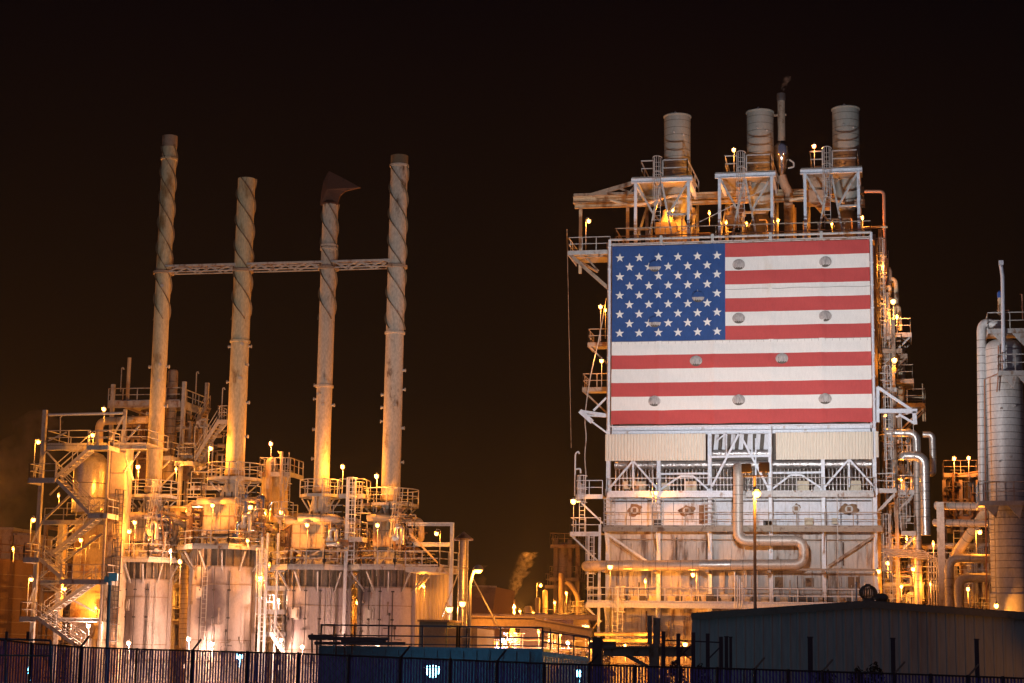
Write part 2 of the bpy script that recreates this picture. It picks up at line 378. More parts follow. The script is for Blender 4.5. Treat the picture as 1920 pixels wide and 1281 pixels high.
# braces
def brace(pts, w=.13, y=F+.1, mt='steelw'):
    m = MB()
    for a, b in zip(pts, pts[1:]): m.bar(at(*a, y), at(*b, y), w)
    return m.build('brace', M[mt], T)
brace([(1141,918),(1187,864),(1232,916)]); brace([(1187,864),(1187,916)], .12)
brace([(1238,918),(1276,893),(1300,893),(1326,916)]); brace([(1236,889),(1328,888)], .14)
brace([(1335,912),(1386,812),(1441,916)], .15, F+.0); brace([(1332,857),(1443,855)], .16); brace([(1362,812),(1362,856)], .1); brace([(1410,812),(1410,856)], .1); brace([(1345,826),(1362,812)], .1); brace([(1417,822),(1417,896)], .1)
brace([(1447,918),(1482,891),(1503,891),(1538,914)]); brace([(1446,887),(1541,886)], .14)
brace([(1546,914),(1592,861),(1637,911)]); brace([(1592,861),(1592,914)], .12)
brace([(1142,1004),(1212,1052)], .16); brace([(1640,1004),(1553,1062)], .18, F+.1, 'brown'); brace([(1142,1010),(1205,1054)], .08, F+.3, 'brown')
# corrugated panels
def corr(name, x0, x1, z0, z1, y, mt, parent, pitch=.23, dep=.05, side=None):
    m = MB(); n = max(1, int(abs(x1-x0)/pitch))*4; top = []; bot = []
    for i in range(n+1):
        t = i/n; d = dep if i % 4 in (1, 2) else 0
        x = x0 + (x1-x0)*t
        top.append((x, y-d, z1)); bot.append((x, y-d, z0))
    m.add(bot + top, [(i, i+1, n+2+i, n+1+i) for i in range(n)])
    m.add([(v[0], y+.03, v[2]) for v in (bot[0], bot[-1], top[-1], top[0])], [(3,2,1,0)])
    return m.build(name, mt, parent)
x0, x1 = X(1135,840,F), X(1323,840,F)
corr('corrugated_panel', x0, x1, zK0, zK1, F-.05, M['corr'], T)
corr('corrugated_panel', X(1455,840,F), X(1637,840,F), zK0+.02, zK1+.02, F-.05, M['corrd'], T)
corr('corrugated_panel', X(1641.5,840,F), X(1647,840,F), zK0+.15, zK1+.05, F-.05, M['corr'], T)
# tube bank and lagged header
for i in range(5):
    m = MB(); a, b = cx[i]+.4, cx[i+1]-.3; n = int((b-a)/.25)
    for k in range(n):
        u = a + (b-a)*k/(n-1); m.tube([(u, F+1.6, zA+.25), (u, F+1.6, zK0+.1)], .075, 8)
    m.build('vertical_tube_bank', M['shiny'], T)
    m = MB(); m.box((a, F+1.3, zA+.05), (b, F+1.9, zA+.32)); m.build('tube_header', M['wallo'], T)
    if i != 2:
        m = MB(); u = a + (b-a)*.62; m.cbox((u, F+.9, zA+.6), .9, .4, .8); m.build('junction_box', M['box'], T)
m = MB(); zz = Z(1250,872,F+1.1); m.tube([(XL+.4, F+1.1, zz), (XR-.2, F+1.1, zz)], .32, 16); m.build('lagged_header', M['foil'], T)
m = MB(); zz = Z(1385,850,F+1.1); m.tube([(cx[2], F+1.3, zz), (cx[3], F+1.3, zz)], .30, 14); m.build('lagged_header', M['foil'], T)
m = MB(); 
for k in range(7): u = cx[2]+.35+k*.62; m.bar((u, F+1.4, zz+.3), (u+.1, F+1.4, zK1+.1), .32, .1)
m.build('baffle_plate', M['wall'], T)
# walkways
def walkway(x0, x1, z, y0=F-1.25, y1=F+.2, ends=(True, True), mt='steelw', parent=T, edge=.28):
    m = MB(); m.box((x0, y0+.05, z-.06), (x1, y1, z)); 
    k = int((x1-x0)/2.4)+1
    for i in range(k+1): u = x0 + (x1-x0)*i/k; m.box((u-.05, y0+.08, z-.25), (u+.05, y1, z-.061))
    d = m.build('deck', M['grate'], parent)
    m = MB(); m.box((x0-.04, y0-.06, z-edge), (x1+.04, y0+.04, z+.04)); m.build('deck_edge', M[mt], parent)
    m = MB(); pts = [(x0, y0, z+.05), (x1, y0, z+.05)]
    if ends[0]: pts = [(x0, y1, z+.05)] + pts
    if ends[1]: pts = pts + [(x1, y1, z+.05)]
    m.rail(pts, 1.07, 2.0, .06); m.build('railing', M[mt], parent)
walkway(X(1100,1130,F-1.25), XR+.2, zC, edge=.34)
walkway(XL-.1, X(1654,992,F-1.25), zB, mt='brown')
walkway(XL+.1, cx[2]+2.1, zA, F-.5, F+1.2, edge=.30); walkway(cx[2]+2.75, XR-.1, zA, F-.5, F+1.2, edge=.30, mt='steel')
m = MB()
for x in (X(1145,980,F), X(1235,980,F), X(1332,980,F)):
    m = MB()
    for k in range(7): m.bar((x-.3, F-1.3, zB+.3+k*.3), (x+.5, F-1.3, zB+.3+k*.3), .05)
    for s_ in (-.3, .5): m.bar((x+s_, F-1.3, zB+.1), (x+s_, F-1.3, zB+2.2), .05)
    m.build('rung_ladder', M['steel'], T)

# conduits up the front
for px, y0, y1 in [(1222,1100,866),(1396,1100,1000),(1448,1000,800),(1573,1185,925)]:
    m = MB(); a = at(px, y0, F-1.35); m.tube([a, (a.x, a.y, Z(px, y1, F-1.35))], .03, 5); m.build('conduit', M['steel'], T)
for k in range(4):
    m = MB(); a = at(1378+k*4.5, 1140, F-1.5); m.tube([a, (a.x, a.y, a.z+2.6-.25*k)], .05, 6); m.build('vent_pipe', M['steelw'], T)
r_ = random.Random(77)
for k in range(34):
    u = XL+.4+(XR-XL-.8)*(k+.5)/34; z0_ = r_.choice([.2, zC+.2, zP+.3]); z1_ = {.2: zC-.4, zC+.2: zP-.2}.get(z0_, zB-.5); q = r_.random()
    m = MB(); m.tube([(u, F+.60, z0_), (u, F+.60, z1_ - r_.uniform(0,1))], r_.choice([.03,.04,.06]), 6); m.build('wall_line', M[r_.choice(['steel','brown','rustst','steeld','cladm'])], T)
for k in range(16):
    u = r_.uniform(XL+.6, XR-1.6); z = r_.choice([zC, zB, zA]); m = MB(); m.cbox((u, F+.35, z+.05+r_.uniform(.25,.7)), r_.uniform(.3,.7), .25, r_.uniform(.3,.7)); m.build('control_box', M[r_.choice(['box','steel','steeld','brown'])], T)
for z, mt in ((zC+1.2,'rustst'),(zB-.75,'brown'),(zA-.5,'steeld'),(2.2,'brown'),(3.6,'rustst')):
    m = MB(); m.tube([(XL+.3, F+.45, z), (XR-.3, F+.45, z)], .05, 6); m.build('cross_line', M[mt], T)
# lagged pipe with the S bend in front
m = MB(); y = F-1.75; r = .37
pth = [Vector((X(1384,878,F), F+1.2, Z(1384,876,y))), at(1384,876,y), at(1384,1014,y), at(1507,1014,y), at(1507,1058.5,y), at(1097,1061,y), Vector((X(1097,1061,y), F+2.5, Z(1097,1061,y)))]
m.tube(pth, r, 18, .72)
t2 = thing('lagged_pipe', (pth[5].x, y, pth[5].z), 'thick clad pipe that drops, snakes in a U bend and runs along the furnace wall', 'pipe')
m.build('pipe_run', M['cladm'], t2)
m = MB(); m.seams(pth[1]-Vector((0,0,.7)), pth[2]+Vector((0,0,.7)), r, .62); m.seams(pth[2]+Vector((.7,0,0)), pth[3]-Vector((.7,0,0)), r, .8); m.seams(pth[4]-Vector((.7,0,0)), pth[5]+Vector((.7,0,0)), r, .9)
for c in (pth[3]-Vector((.7,0,.65)), pth[4]+Vector((-.7,0,.65))): pass
m.build('cladding_seam', M['cladd'], t2)
m = MB(); a = pth[4]
for u0, u1 in ((.47,.33),(.82,.78)):
    p = pth[5] + (pth[4]-pth[5])*(1-u0); q = pth[5] + (pth[4]-pth[5])*(1-u1); m = MB(); m.tube([p, q], r+.02, 18); m.build('bright_sleeve', M['clad'], t2)
m = MB()
for i in range(6): m.box((cx[i]-.12, F-1.9, pth[4].z-.62), (cx[i]+.12, F+.3, pth[4].z-.42))
m.box((XL, F-1.45, pth[4].z-.42), (XR, F-1.35, pth[4].z-.28)); m.build('pipe_support', M['brown'], T)
# yellow lines low down
for py in (1189, 1201):
    m = MB(); m.tube(P((1115,py,F-1.6),(1240,py,F-1.6)), .14, 8); tag(m.build('line_pipe', M['duct']), 'cream pipe crossing the foot of the furnace tower, %s of the two' % ('upper' if py < 1195 else 'lower'), 'pipe')
# landings and ladders on the left flank
def landing(x0, x1, z, y0, y1, mt='steel', rails=True, parent=T, br=True):
    m = MB(); m.box((x0, y0, z-.06), (x1, y1, z)); m.build('landing_deck', M['grate'], parent)
    m = MB(); m.box((x0-.03, y0-.06, z-.30), (x1+.03, y0-.01, z+.03)); m.box((x0-.06, y0, z-.30), (x0-.01, y1, z+.03)); m.build('landing_edge', M[mt], parent)
    m = MB(); m.rail([(x1, y0, z), (x0, y0, z), (x0, y1, z)], 1.07, 1.0, .055, toe=0); m.build('landing_railing', M[mt], parent)
    if br: m = MB(); m.bar((x0+.1, y0+.05, z-.3), (x1, y0+.3, z-.3-(x1-x0)*.9), .12); m.build('landing_brace', M[mt], parent)
landing(X(1080,928,F-.5), XL-.3, Z(1100,928,F-.5), F-.5, F+2.2, 'steelw')
landing(X(1070,998,F-.8), X(1126,998,F-.8), Z(1100,998,F-.8), F-.8, F+1.5, 'steelw')
landing(X(1098,1133,F-.8), XL-.3, zC-.05, F-.9, F+1.2, 'steelw')
m = MB(); m.bar(at(1125,985,F-.9), at(1122,1195,F-.9), .18); m.bar(at(1104,1000,F-.9), at(1101,1135,F-.9), .09); m.build('outer_post', M['steelw'], T)
for (px, ya, yb) in ((1091, 998, 893), (1107, 1133, 1000)):
    m = MB(); m.ladder(at(px, ya, F-.6), (X(px,ya,F-.6), F-.6, Z(px,yb,F-.6)), .4, (1,0,0), (0,-1,0)); m.build('caged_ladder', M['steelw'], T)
for k,(px, ya, yb) in enumerate(((1162, 1205, 1100), (1153, 1190, 1106))):
    m = MB(); m.ladder(at(px, ya, F-1.6), (X(px,ya,F-1.6), F-1.6, Z(px,yb,F-1.6)), .4, (1,0,0), (0,-1,0), k==0); m.build('caged_ladder', M['steelw'], T)
m = MB(); a = at(1078,930,F-.3); m.tube([a, (a.x, a.y, Z(1078,852,F)), (a.x+.22, a.y, Z(1078,847,F)), (a.x+.32, a.y, Z(1078,852,F))], .06, 6, .15); m.tube([(a.x, a.y, a.z+2), (a.x+.4, a.y, a.z+2.05), (a.x+.42, a.y, a.z+1.7)], .07, 6, .15); m.build('vent_pipe', M['steelw'], T)
walkx = X(1066,470,F)
landing(walkx, XL+.1, Z(1100,471,F), F-.1, F+4, 'steel', br=False)
m = MB(); m.bar(at(1067,476,F), at(1141,541,F), .26); m.bar(at(1067,476,F+3), at(1141,541,F+3), .2); m.bar(at(1078,485,F), at(1120,510,F+3), .14); m.bar(at(1100,484,F), at(1122,508,F), .12)
for k in range(4): m.bar(at(1070+k*18,480,F+.1), at(1070+k*18,480,F+3.6), .14)
m.bar(at(1068,480,F+1.5), at(1141,480,F+1.5), .2); m.build('cantilever_brace', M['brown'], T)
landing(X(1103,643,F+1.5), XL, Z(1110,643,F+1.5), F+1.5, F+4.2, 'brown'); landing(X(1093,727,F+1.5), XL, Z(1110,727,F+1.5), F+1.5, F+4.2, 'brown')
m = MB(); A = at(1088,771,F-.1); m.bar(A, at(1141,779,F-.1), .2); m.bar(A, at(1110,791,F-.1), .34); m.bar(at(1110,791,F-.1), at(1138,812,F), .12); m.bar(at(1113,770,F-.1), at(1137,746,F-.1), .14); m.bar(at(1098,779,F-.1), at(1138,781,F-.1), .14); m.build('outrigger_arm', M['steelw'], T)
# top deck and its dark railing, gutter behind the flag head
m = MB(); m.box((XL-.3, F+.6, zT-.35), (XR+.3, F+12, zT)); m.build('roof_deck', M['rustst'], T)
m = MB(); m.rail([(XL+.3, F+11, zT), (XL+.3, F+1.2, zT), (XR, F+1.2, zT), (XR, F+11, zT)], 1.3, 1.9, .07, toe=0); m.build('roof_railing', M['brown'], T)
m = MB(); m.box((XL+.2, F+.2, zF1+.08), (XR-.2, F+.5, zT-.25)); m.build('head_fascia', M['rustst'], T)

# ------------------------------------------------------------------ pipe frame that holds the flag
T2 = thing('flag_scaffold', (X(1390,800,F-.5), F-.5, zF0-.4), 'bluish white tubular frame round the huge flag', 'frame')
y = F-.45; xa, xb = X(1142,640,y), X(1637,640,y); zt = Z(1142,450,y)
for x in (xa, xb):
    m = MB(); m.tube([(x, y, zF0-.4), (x, y, zt)], .11, 10); m.tube([(x+(.24 if x==xa else -.24), y+.25, zF0-.4), (x+(.24 if x==xa else -.24), y+.25, zt-.4)], .05, 6)
    for k in range(9): z = zF0 + k*1.7; m.cbox((x, y, z), .26, .26, .07)
    m.build('side_pipe', M['steelw'], T2)
m = MB(); m.tube([(xa, y, zt), (xb, y, zt)], .10, 10); m.tube([(xa, y, zt-.33), (xb, y, zt-.33)], .05, 8); m.build('head_pipe', M['steel'], T2)
m = MB(); m.tube([(xa, y+.1, zF1+.10), (xb, y+.1, zF1+.10)], .05, 8); m.build('hem_pipe', M['steel'], T2)
m = MB(); m.tube([(xa, y+.1, zF0-.12), (xb, y+.1, zF0-.12)], .05, 8); m.build('foot_pipe', M['steelw'], T2)
for px in (1240, 1336, 1445, 1540):
    x = X(px, 445, y); m = MB(); m.cbox((x, y, zt-.12), .22, .3, .62); m.bar((x, y+.2, zt-.4), (x+.15, y+.5, zF1+.1), .09); m.build('clamp', M['steel'], T2)

# ------------------------------------------------------------------ the flag
YF = F-.42; fx0, fx1 = X(1147,640,YF), X(1633,640,YF); cxr = fx0 + (fx1-fx0)*.4445
fz1, fz0 = zF1, zF0; fh = (fz1-fz0); sh = fh/13
folds = [X(p, 640, YF) for p in (1236, 1339, 1446, 1541)]
def fy(x, z):
    d = .022*math.sin(z*1.9 + x*.35) + .02*math.sin(x*1.1 + z*.4)
    for f in folds: d += -.07*math.exp(-((x-f)/.18)**2)
    s = (x-fx0)/(fx1-fx0)*5; d += .05*math.sin(math.pi*(s % 1)) + [.10, -.06, .07, -.05, .04][min(4, int(s))]*(s % 1 - .5) + .012*math.sin(z*6+x*2.3)*math.sin(x*.9)
    d += .05*math.exp(-((z-(fz0+fh*.44))/.10)**2)
    return YF + d
m = MB(); nx = 110; nz = 65
vs = [(fx0+(fx1-fx0)*i/nx, 0, fz0+fh*j/nz) for j in range(nz+1) for i in range(nx+1)]
sag = lambda x: -.10*math.sin(math.pi*(((x-fx0)/(fx1-fx0)*5) % 1))
vs = [(x, fy(x, z), z + (sag(x)*(1-(z-fz0)/(2*sh)) if z < fz0+2*sh else 0)*-.6) for x, _, z in vs]
m.v = vs
for j in range(nz):
    for i in range(nx):
        x = fx0+(fx1-fx0)*(i+.5)/nx; st = int((j+.5)/(nz/13))
        m.f.append([j*(nx+1)+i, j*(nx+1)+i+1, (j+1)*(nx+1)+i+1, (j+1)*(nx+1)+i]); m.sm.append(True)
        can = x < cxr and st >= 6
        m.m.append(2 if can else (0 if st % 2 == 0 else 1))
# stars lie on the canton, a hair proud of the cloth
for rr in range(9):
    n = 6 if rr % 2 == 0 else 5
    for k in range(n):
        sxx = fx0 + (cxr-fx0)*(.070 + .1722*k + (.0861 if rr % 2 else 0)); szz = fz1 - 7*sh*(.125 + .0985*rr)
        ro, ri = .355, .142
        pts = [(sxx + (ro if q % 2 == 0 else ri)*math.sin(math.pi*q/5), szz + (ro if q % 2 == 0 else ri)*math.cos(math.pi*q/5)) for q in range(10)]
        m.mi = 1; c = len(m.v); vv = [(px_, fy(px_, pz_)-.03, pz_) for px_, pz_ in [(sxx, szz)]+pts]
        m.add(vv, [(0, q+1, (q+1) % 10+1) for q in range(10)], True)
TF = thing('flag', (fx0, YF, fz0), 'huge American flag stretched flat on its frame across the front of the furnace tower', 'flag')
m.build('flag_cloth', [M['red'], M['white'], M['navy']], TF)
def seam(pts, w, name='cloth_seam'):
    m = MB()
    for (xa_, za_), (xb_, zb_) in zip(pts, pts[1:]): m.bar((xa_, fy(xa_, za_)-.012, za_), (xb_, fy(xb_, zb_)-.012, zb_), .012, w)
    return m.build(name, M['seamd'], TF)
zs1 = fz1 - sh*3.35; seam([(cxr + (fx1-fx0)*.5555*k/24, zs1 - .03*math.sin(k*.9)) for k in range(25)], .035)
zs2 = fz1 - sh*7.02; seam([(fx0 + (fx1-fx0)*k/30, zs2) for k in range(31)], .03)
for k in range(38):
    u = fx0 + (fx1-fx0)*(k+.5)/38; m = MB(); m.bar((u, fy(u, zs2)-.02, zs2), (u, fy(u, zs2-.2)-.02, zs2-.18), .02); m.build('lacing_tie', M['seamd'], TF)
for k, (px, py, c) in enumerate([(1228,500,2),(1309,557,2),(1228,604,2),(1385,496,1),(1547,491,1),(1385,597,1),(1547,593,1),(1305,677,0),(1466,672,0),(1227,752,1),(1385,750,1),(1547,748,1)]):
    p = at(px, py, YF); r = .47; n = 20; r_ = random.Random(k)
    m = MB(); vs = [(p.x + r*math.cos(2*math.pi*i/n), fy(p.x, p.z)-.045, p.z + r*.86*math.sin(2*math.pi*i/n)) for i in range(n)]; m.add(vs, [tuple(range(n))])
    vo = m.build('vent_hole', M['darkbox'], TF)
    # flap hangs over the hole, puffed out, its lower hem gathered
    m = MB(); rows = []
    for j in range(7):
        t = j/6; zz = p.z + r*.86*(1 - t*1.62); w = r*math.sqrt(max(.02, 1 - ((zz-p.z)/(r*.86))**2))*.99
        rows.append([(p.x + w*(-1+2*i/12), fy(p.x, p.z)-.055 - .17*math.sin(math.pi*i/12)*(.15+.85*math.sin(t*1.6)) - (.03*math.sin(i*2.6+k) if j > 2 else 0), zz + (.05*math.sin(i*2.2+k*2) if j == 6 else 0)) for i in range(13)])
    m.add([v for g in rows for v in g], [(j*13+i, (j+1)*13+i, (j+1)*13+i+1, j*13+i+1) for j in range(6) for i in range(12)], True)
    m.build('vent_flap', M['navy' if c == 2 and False else 'flap'] if c != 2 else M['flap'], TF)
for px, py in ((1228,500),(1309,557),(1228,604)):
    p = at(px, py, YF); m = MB(); r = .475; n = 12
    vs = [(p.x + r*math.cos(math.pi*i/n), fy(p.x,p.z)-.10-.12*math.sin(math.pi*i/n), p.z + r*.86*math.sin(math.pi*i/n)) for i in range(n+1)] + [(p.x + r*math.cos(math.pi*i/n), fy(p.x,p.z)-.10-.15*math.sin(math.pi*i/n), p.z-.03) for i in range(n+1)]
    m.add(vs, [(i, i+1, n+2+i, n+1+i) for i in range(n)], True); m.build('flap_top', M['navy'], TF)

# ================================================================== three drums on their stands, on the roof of the tower
def drum(xc, ytop, xl, xr, yb, label1, label2, orange):
    Yd = F+7.0; Y0 = F+2.6; Y1 = F+9.5
    c = at(xc, ytop, Yd); x = c.x; r = 1.06; zt_ = c.z
    zb = Z((xl+xr)/2, yb, Y0); zbase = zT
    t = thing('exhaust_drum', (x, Yd, zbase), label1, 'drum', 'grey drums on the roof of the furnace tower')
    m = MB(); m.lathe((x, Yd, 0), [(r, zb-.3), (r, zt_-.12), (r+.07, zt_-.08), (r+.07, zt_), (r-.05, zt_), (r-.05, zt_-.6)], 36, cap=False); m.build('shell', M['drum'], t)
    m = MB()
    for k in range(10): z = zb + (zt_-zb)*(k+.5)/10.4; m.lathe((x, Yd, 0), [(r+.012, z), (r+.02, z+.02), (r+.012, z+.04)], 36, cap=False)
    m.build('shell_seam', M['cladd'], t)
    m = MB(); m.lathe((x, Yd, 0), [(.55, zb-2.3), (1.0, zb-.8), (r, zb-.3)], 28, cap=False); m.build('cone', M['drum'], t)
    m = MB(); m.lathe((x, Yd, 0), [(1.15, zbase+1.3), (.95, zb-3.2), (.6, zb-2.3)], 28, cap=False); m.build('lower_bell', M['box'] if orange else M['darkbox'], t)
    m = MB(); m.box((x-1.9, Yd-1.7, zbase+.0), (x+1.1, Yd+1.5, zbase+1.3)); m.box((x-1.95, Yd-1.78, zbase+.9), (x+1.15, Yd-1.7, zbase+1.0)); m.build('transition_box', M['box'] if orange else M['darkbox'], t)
    for k, (dx, dz) in enumerate(((-.15, -1.6), (-.2, -6.6 if False else zb-zt_+1.4), (.6, -1.8))):
        m = MB(); yy = Yd - math.sqrt(r*r-dx*dx); m.tube([(x+dx, yy+.1, zt_+dz), (x+dx, yy-.16, zt_+dz)], .10 if k == 1 else .06, 10); m.build('nozzle', M['steel'], t)
    m = MB(); m.lathe((x-.1, Yd-.6, 0), [(.16, zt_), (.1, zt_+.2), (.02, zt_+.3)], 10); m.build('lifting_lug', M['steel'], t)
    # stand
    s = thing('drum_stand', ((X(xl,yb,Y0)+X(xr,yb,Y0))/2, (Y0+Y1)/2, zbase), label2, 'support frame', 'braced steel stands under the drums')
    xa, xb = X(xl+3, yb, Y0), X(xr-3, yb, Y0)
    for xx in (xa, xb):
        for yy in (Y0, Y1): m = MB(); m.box((xx-.11, yy-.11, zbase), (xx+.11, yy+.11, zb-.3)); m.build('leg', M['steelw'] if yy == Y0 else M['steel'], s)
    m = MB(); m.ibeam((xa-.35, Y0, zb-.12), (xb+.3, Y0, zb-.12), .26, .34, .05); m.ibeam((xa, Y1, zb-.2), (xb, Y1, zb-.2), .25, .3)
    for xx in (xa, xb): m.ibeam((xx, Y0, zb-.2), (xx, Y1, zb-.2), .25, .3)
    m.build('top_beam', M['steelw'], s)
    m = MB(); w = xb-xa; zl = zb-2.9
    m.bar((xa+.1, Y0+.02, zb-.4), (xa+w*.32, Y0+.02, zl+.2), .15); m.bar((xa+w*.48, Y0+.02, zb-.4), (xa+w*.34, Y0+.02, zl), .18); m.bar((xb-.1, Y0+.02, zb-.4), (xa+w*.62, Y0+.02, zl), .15); m.bar((xa+w*.5, Y0+.02, zb-.4), (xa+w*.72, Y0+.02, zbase+.2), .15); m.bar((xa+w*.34, Y0+.02, zl), (xa+w*.22, Y0+.02, zbase+.2), .14)
    m.bar((xa+w*.6, Y0+.02, zl), (xb-.1, Y0+.02, zl), .14)
    for yy0, yy1 in ((Y0, Y1),): m.bar((xb, yy0, zb-.5), (xb, yy1, zbase+.3), .14); m.bar((xb, yy1, zb-.5), (xb, yy0, zbase+.3), .14); m.bar((xa, yy1, zb-.5), (xa, yy0, zbase+.3), .14)
    m.bar((xa, Y1, zb-.5), (xb, Y1, zbase+.3), .14)
    m.build('brace', M['steel'], s)
    m = MB(); m.box((xa-.3, Y0-.1, zb+.11), (xb+.3, Yd-r-.1, zb+.17)); m.box((xa-.3, Yd-r-.1, zb+.11), (x-r-.1, Y1, zb+.17)); m.build('deck', M['grate'], s)
    xm = xa + w*.42
    m = MB(); m.rail([(xm-.9, Y0, zb+.17), (xa+.75*w*0+.35, Y0, zb+.17)] if False else [(xa-.0+.9*0+.4, Y0, zb+.17), (xm-.35, Y0, zb+.17)], 1.3, 1.3, .08, toe=0); m.rail([(xm+.4, Y0, zb+.17), (xb-.1, Y0, zb+.17), (xb+.1, Y1, zb+.17)], 1.3, 2.2, .08, toe=0); m.rail([(xa+.4, Y0, zb+.17), (xa+.4, Y1, zb+.17)], 1.3, 2.2, .08, toe=0); m.build('railing', M['steel'], s)
    m = MB(); m.ladder((xm, Y0-.2, zbase+1.2), (xm, Y0-.2, zb+1.6), .45); m.build('caged_ladder', M['steel'], s)
drum(1270, 219, 1189, 1294, 335, 'grey drum whose lower duct glows orange, beside the sloping boom', 'white braced stand under the drum with the orange lit duct', True)
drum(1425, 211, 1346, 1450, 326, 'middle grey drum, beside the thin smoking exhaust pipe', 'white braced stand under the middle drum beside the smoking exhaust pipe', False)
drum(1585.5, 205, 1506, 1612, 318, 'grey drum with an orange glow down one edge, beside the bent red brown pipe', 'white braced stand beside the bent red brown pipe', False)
# thin exhaust with the polished silencer
Yq = F+7.5; c = at(1466, 330, Yq)
t = thing('exhaust_pipe', (c.x, Yq, zT), 'thin dark exhaust pipe with a polished silencer, smoking above the drums', 'exhaust')
zz = lambda py: Z(1466, py, Yq)
m = MB(); m.lathe((c.x, Yq, 0), [(.30, zz(268)), (.30, zz(190))], 18); m.build('upper_pipe', M['brown'], t)
m = MB(); m.lathe((c.x, Yq, 0), [(.32, zz(190)), (.36, zz(186)), (.34, zz(176)), (.2, zz(175))], 18); m.build('sooty_tip', M['steeld'], t)
m = MB(); m.lathe((c.x, Yq, 0), [(.18, zz(332)), (.42, zz(312)), (.46, zz(303)), (.54, zz(300)), (.66, zz(292)), (.66, zz(277)), (.50, zz(271)), (.34, zz(266))], 24, True); m.build('silencer', M['shiny'], t)
m = MB(); m.tube([(c.x, Yq, zz(330)), at(1470,345,Yq), at(1478,360,Yq), (X(1478,360,Yq), Yq, zT)], .36, 12, .5); m.build('riser', M['brown'], t)
m = MB(); m.bar((c.x-1.0, Yq, zz(216)), (c.x+.4, Yq, zz(216)), .22, .12); m.build('bracket', M['brown'], t)
m = MB(); m.tube([(c.x+.6, Yq, zz(300)), (c.x+.95, Yq, zz(306)), (c.x+.95, Yq, zz(314)), (c.x+.5, Yq, zz(316))], .07, 8, .1); m.build('side_line', M['steel'], t)
# overhead beams behind the stands
Yb = F+8.4; T3 = thing('monorail', (X(1300,380,Yb), Yb, zT), 'long orange lit overhead beam with sloping truss behind the drum stands', 'overhead beam')
m = MB(); m.ibeam((X(1075,372,Yb), Yb, Z(1200,372,Yb)), (X(1620,372,Yb), Yb, Z(1200,372,Yb)), .5, .55, .06); m.ibeam((X(1078,372,Yb), Yb, Z(1200,384,Yb)), (X(1620,372,Yb), Yb, Z(1200,384,Yb)), .3, .3, .05); m.build('runway_beam', M['duct'], T3)
m = MB(); m.bar(at(1110,366,Yb-1), at(1205,338,Yb-1), .3); m.bar(at(1158,352,Yb-1), at(1190,364,Yb-1), .14); m.bar(at(1175,368,Yb-1), at(1196,342,Yb-1), .14); m.bar(at(1076,366,Yb-1), at(1200,362,Yb-1), .2); m.build('sloping_boom', M['brown'], T3)
for px in (1089, 1177, 1300, 1490): m = MB(); a = at(px, 390, Yb); m.box((a.x-.12, a.y-.12, zT if px > 1150 else Z(1100,470,F)), (a.x+.12, a.y+.12, a.z)); m.build('post', M['duct'], T3)
m = MB(); pts = [at(1145+ t*10, 375 + 9*math.sin(t*.35), Yb-2.5) for t in range(0, 16)]; m.tube(pts, .13, 8); m.build('curved_rail', M['duct'], T3); m = MB(); pts = [at(1480+ t*8, 376 - 6*math.sin(t*.3), Yb-2.5) for t in range(0, 14)]; m.tube(pts, .13, 8); m.build('curved_rail', M['duct'], T3)
m = MB(); a = at(1481,385,F+8); m.tube([(a.x, a.y, zT-.2), a], .37, 16); tag(m.build('vertical_duct', M['duct']), 'thick cream duct standing between the middle and the last drum stand', 'duct')
y = F+4; m = MB(); m.tube([at(1621,359,y), at(1657,359,y), (X(1657,359,y), y, Z(1657,600,y))], .13, 10, .35); m.lathe((0,0,0),[(0.01,0)],3) if False else None; tag(m.build('vent_line', M['copper']), 'bent red brown pipe leaving the last drum and dropping behind the flag frame', 'pipe')
# roof clutter: small ducts and hoods round the stands
T4 = thing('roof_piping', (X(1400,440,F+5), F+5, zT), 'tangle of small pipes, hoods and valves on the roof between the drum stands', 'piping')
r_ = random.Random(11)
for k in range(34):
    u = r_.uniform(XL+2, XR-.5); yy = F + r_.uniform(3, 10.5); h = r_.uniform(.8, 3.2); m = MB()
    m.tube([(u, yy, zT), (u, yy, zT+h), (u+r_.uniform(-1.8, 1.8), yy, zT+h)], r_.uniform(.04, .12), 7, .2); m.build('pipe', M[r_.choice(['duct','brown','steel','rustst'])], T4)
for px, py, w in ((1374,415,1.2),(1390,400,.7),(1545,385,1.0),(1528,372,1.6),(1612,382,.8),(1250,432,1.6),(1395,345,1.2),(1535,345,1.4)):
    m = MB(); a = at(px, py, F+6); m.cbox(a, w, w, w*.6); m.lathe(a, [(w*.45, w*.3), (w*.2, w*.75), (w*.2, w)], 12); m.build('hood', M[r_.choice(['duct','brown','rustst'])], T4)
m = MB(); a = at(1330,392,F+1.6)
pts = [at(1255 + t*16, 443 - t*7.4 - 0.25*t*t*.2, F+2) for t in range(12)]; m.tube(pts, .035, 5); tag(m.build('cable', M['steel']), 'thin slack cable slanting up past the drum stands', 'cable')
m = MB(); pts = [at(1063 + .8*t, 430 + 41*t, F+.2) for t in range(11)]; m.tube(pts, .022, 4); tag(m.build('hanging_cable', M['brown']), 'straight thin cable hanging from the roof platform in front of the dark sky', 'cable')
m = MB(); pts = [at(px, py, F+1) for px, py in ((1137,560),(1130,600),(1120,650),(1108,700),(1100,750),(1096,790),(1100,820),(1096,850),(1099,895))]; m.tube(pts, .04, 5, .8); tag(m.build('hanging_rope', M['steel']), 'pale rope swinging from the small side platforms past the outrigger arm', 'rope')

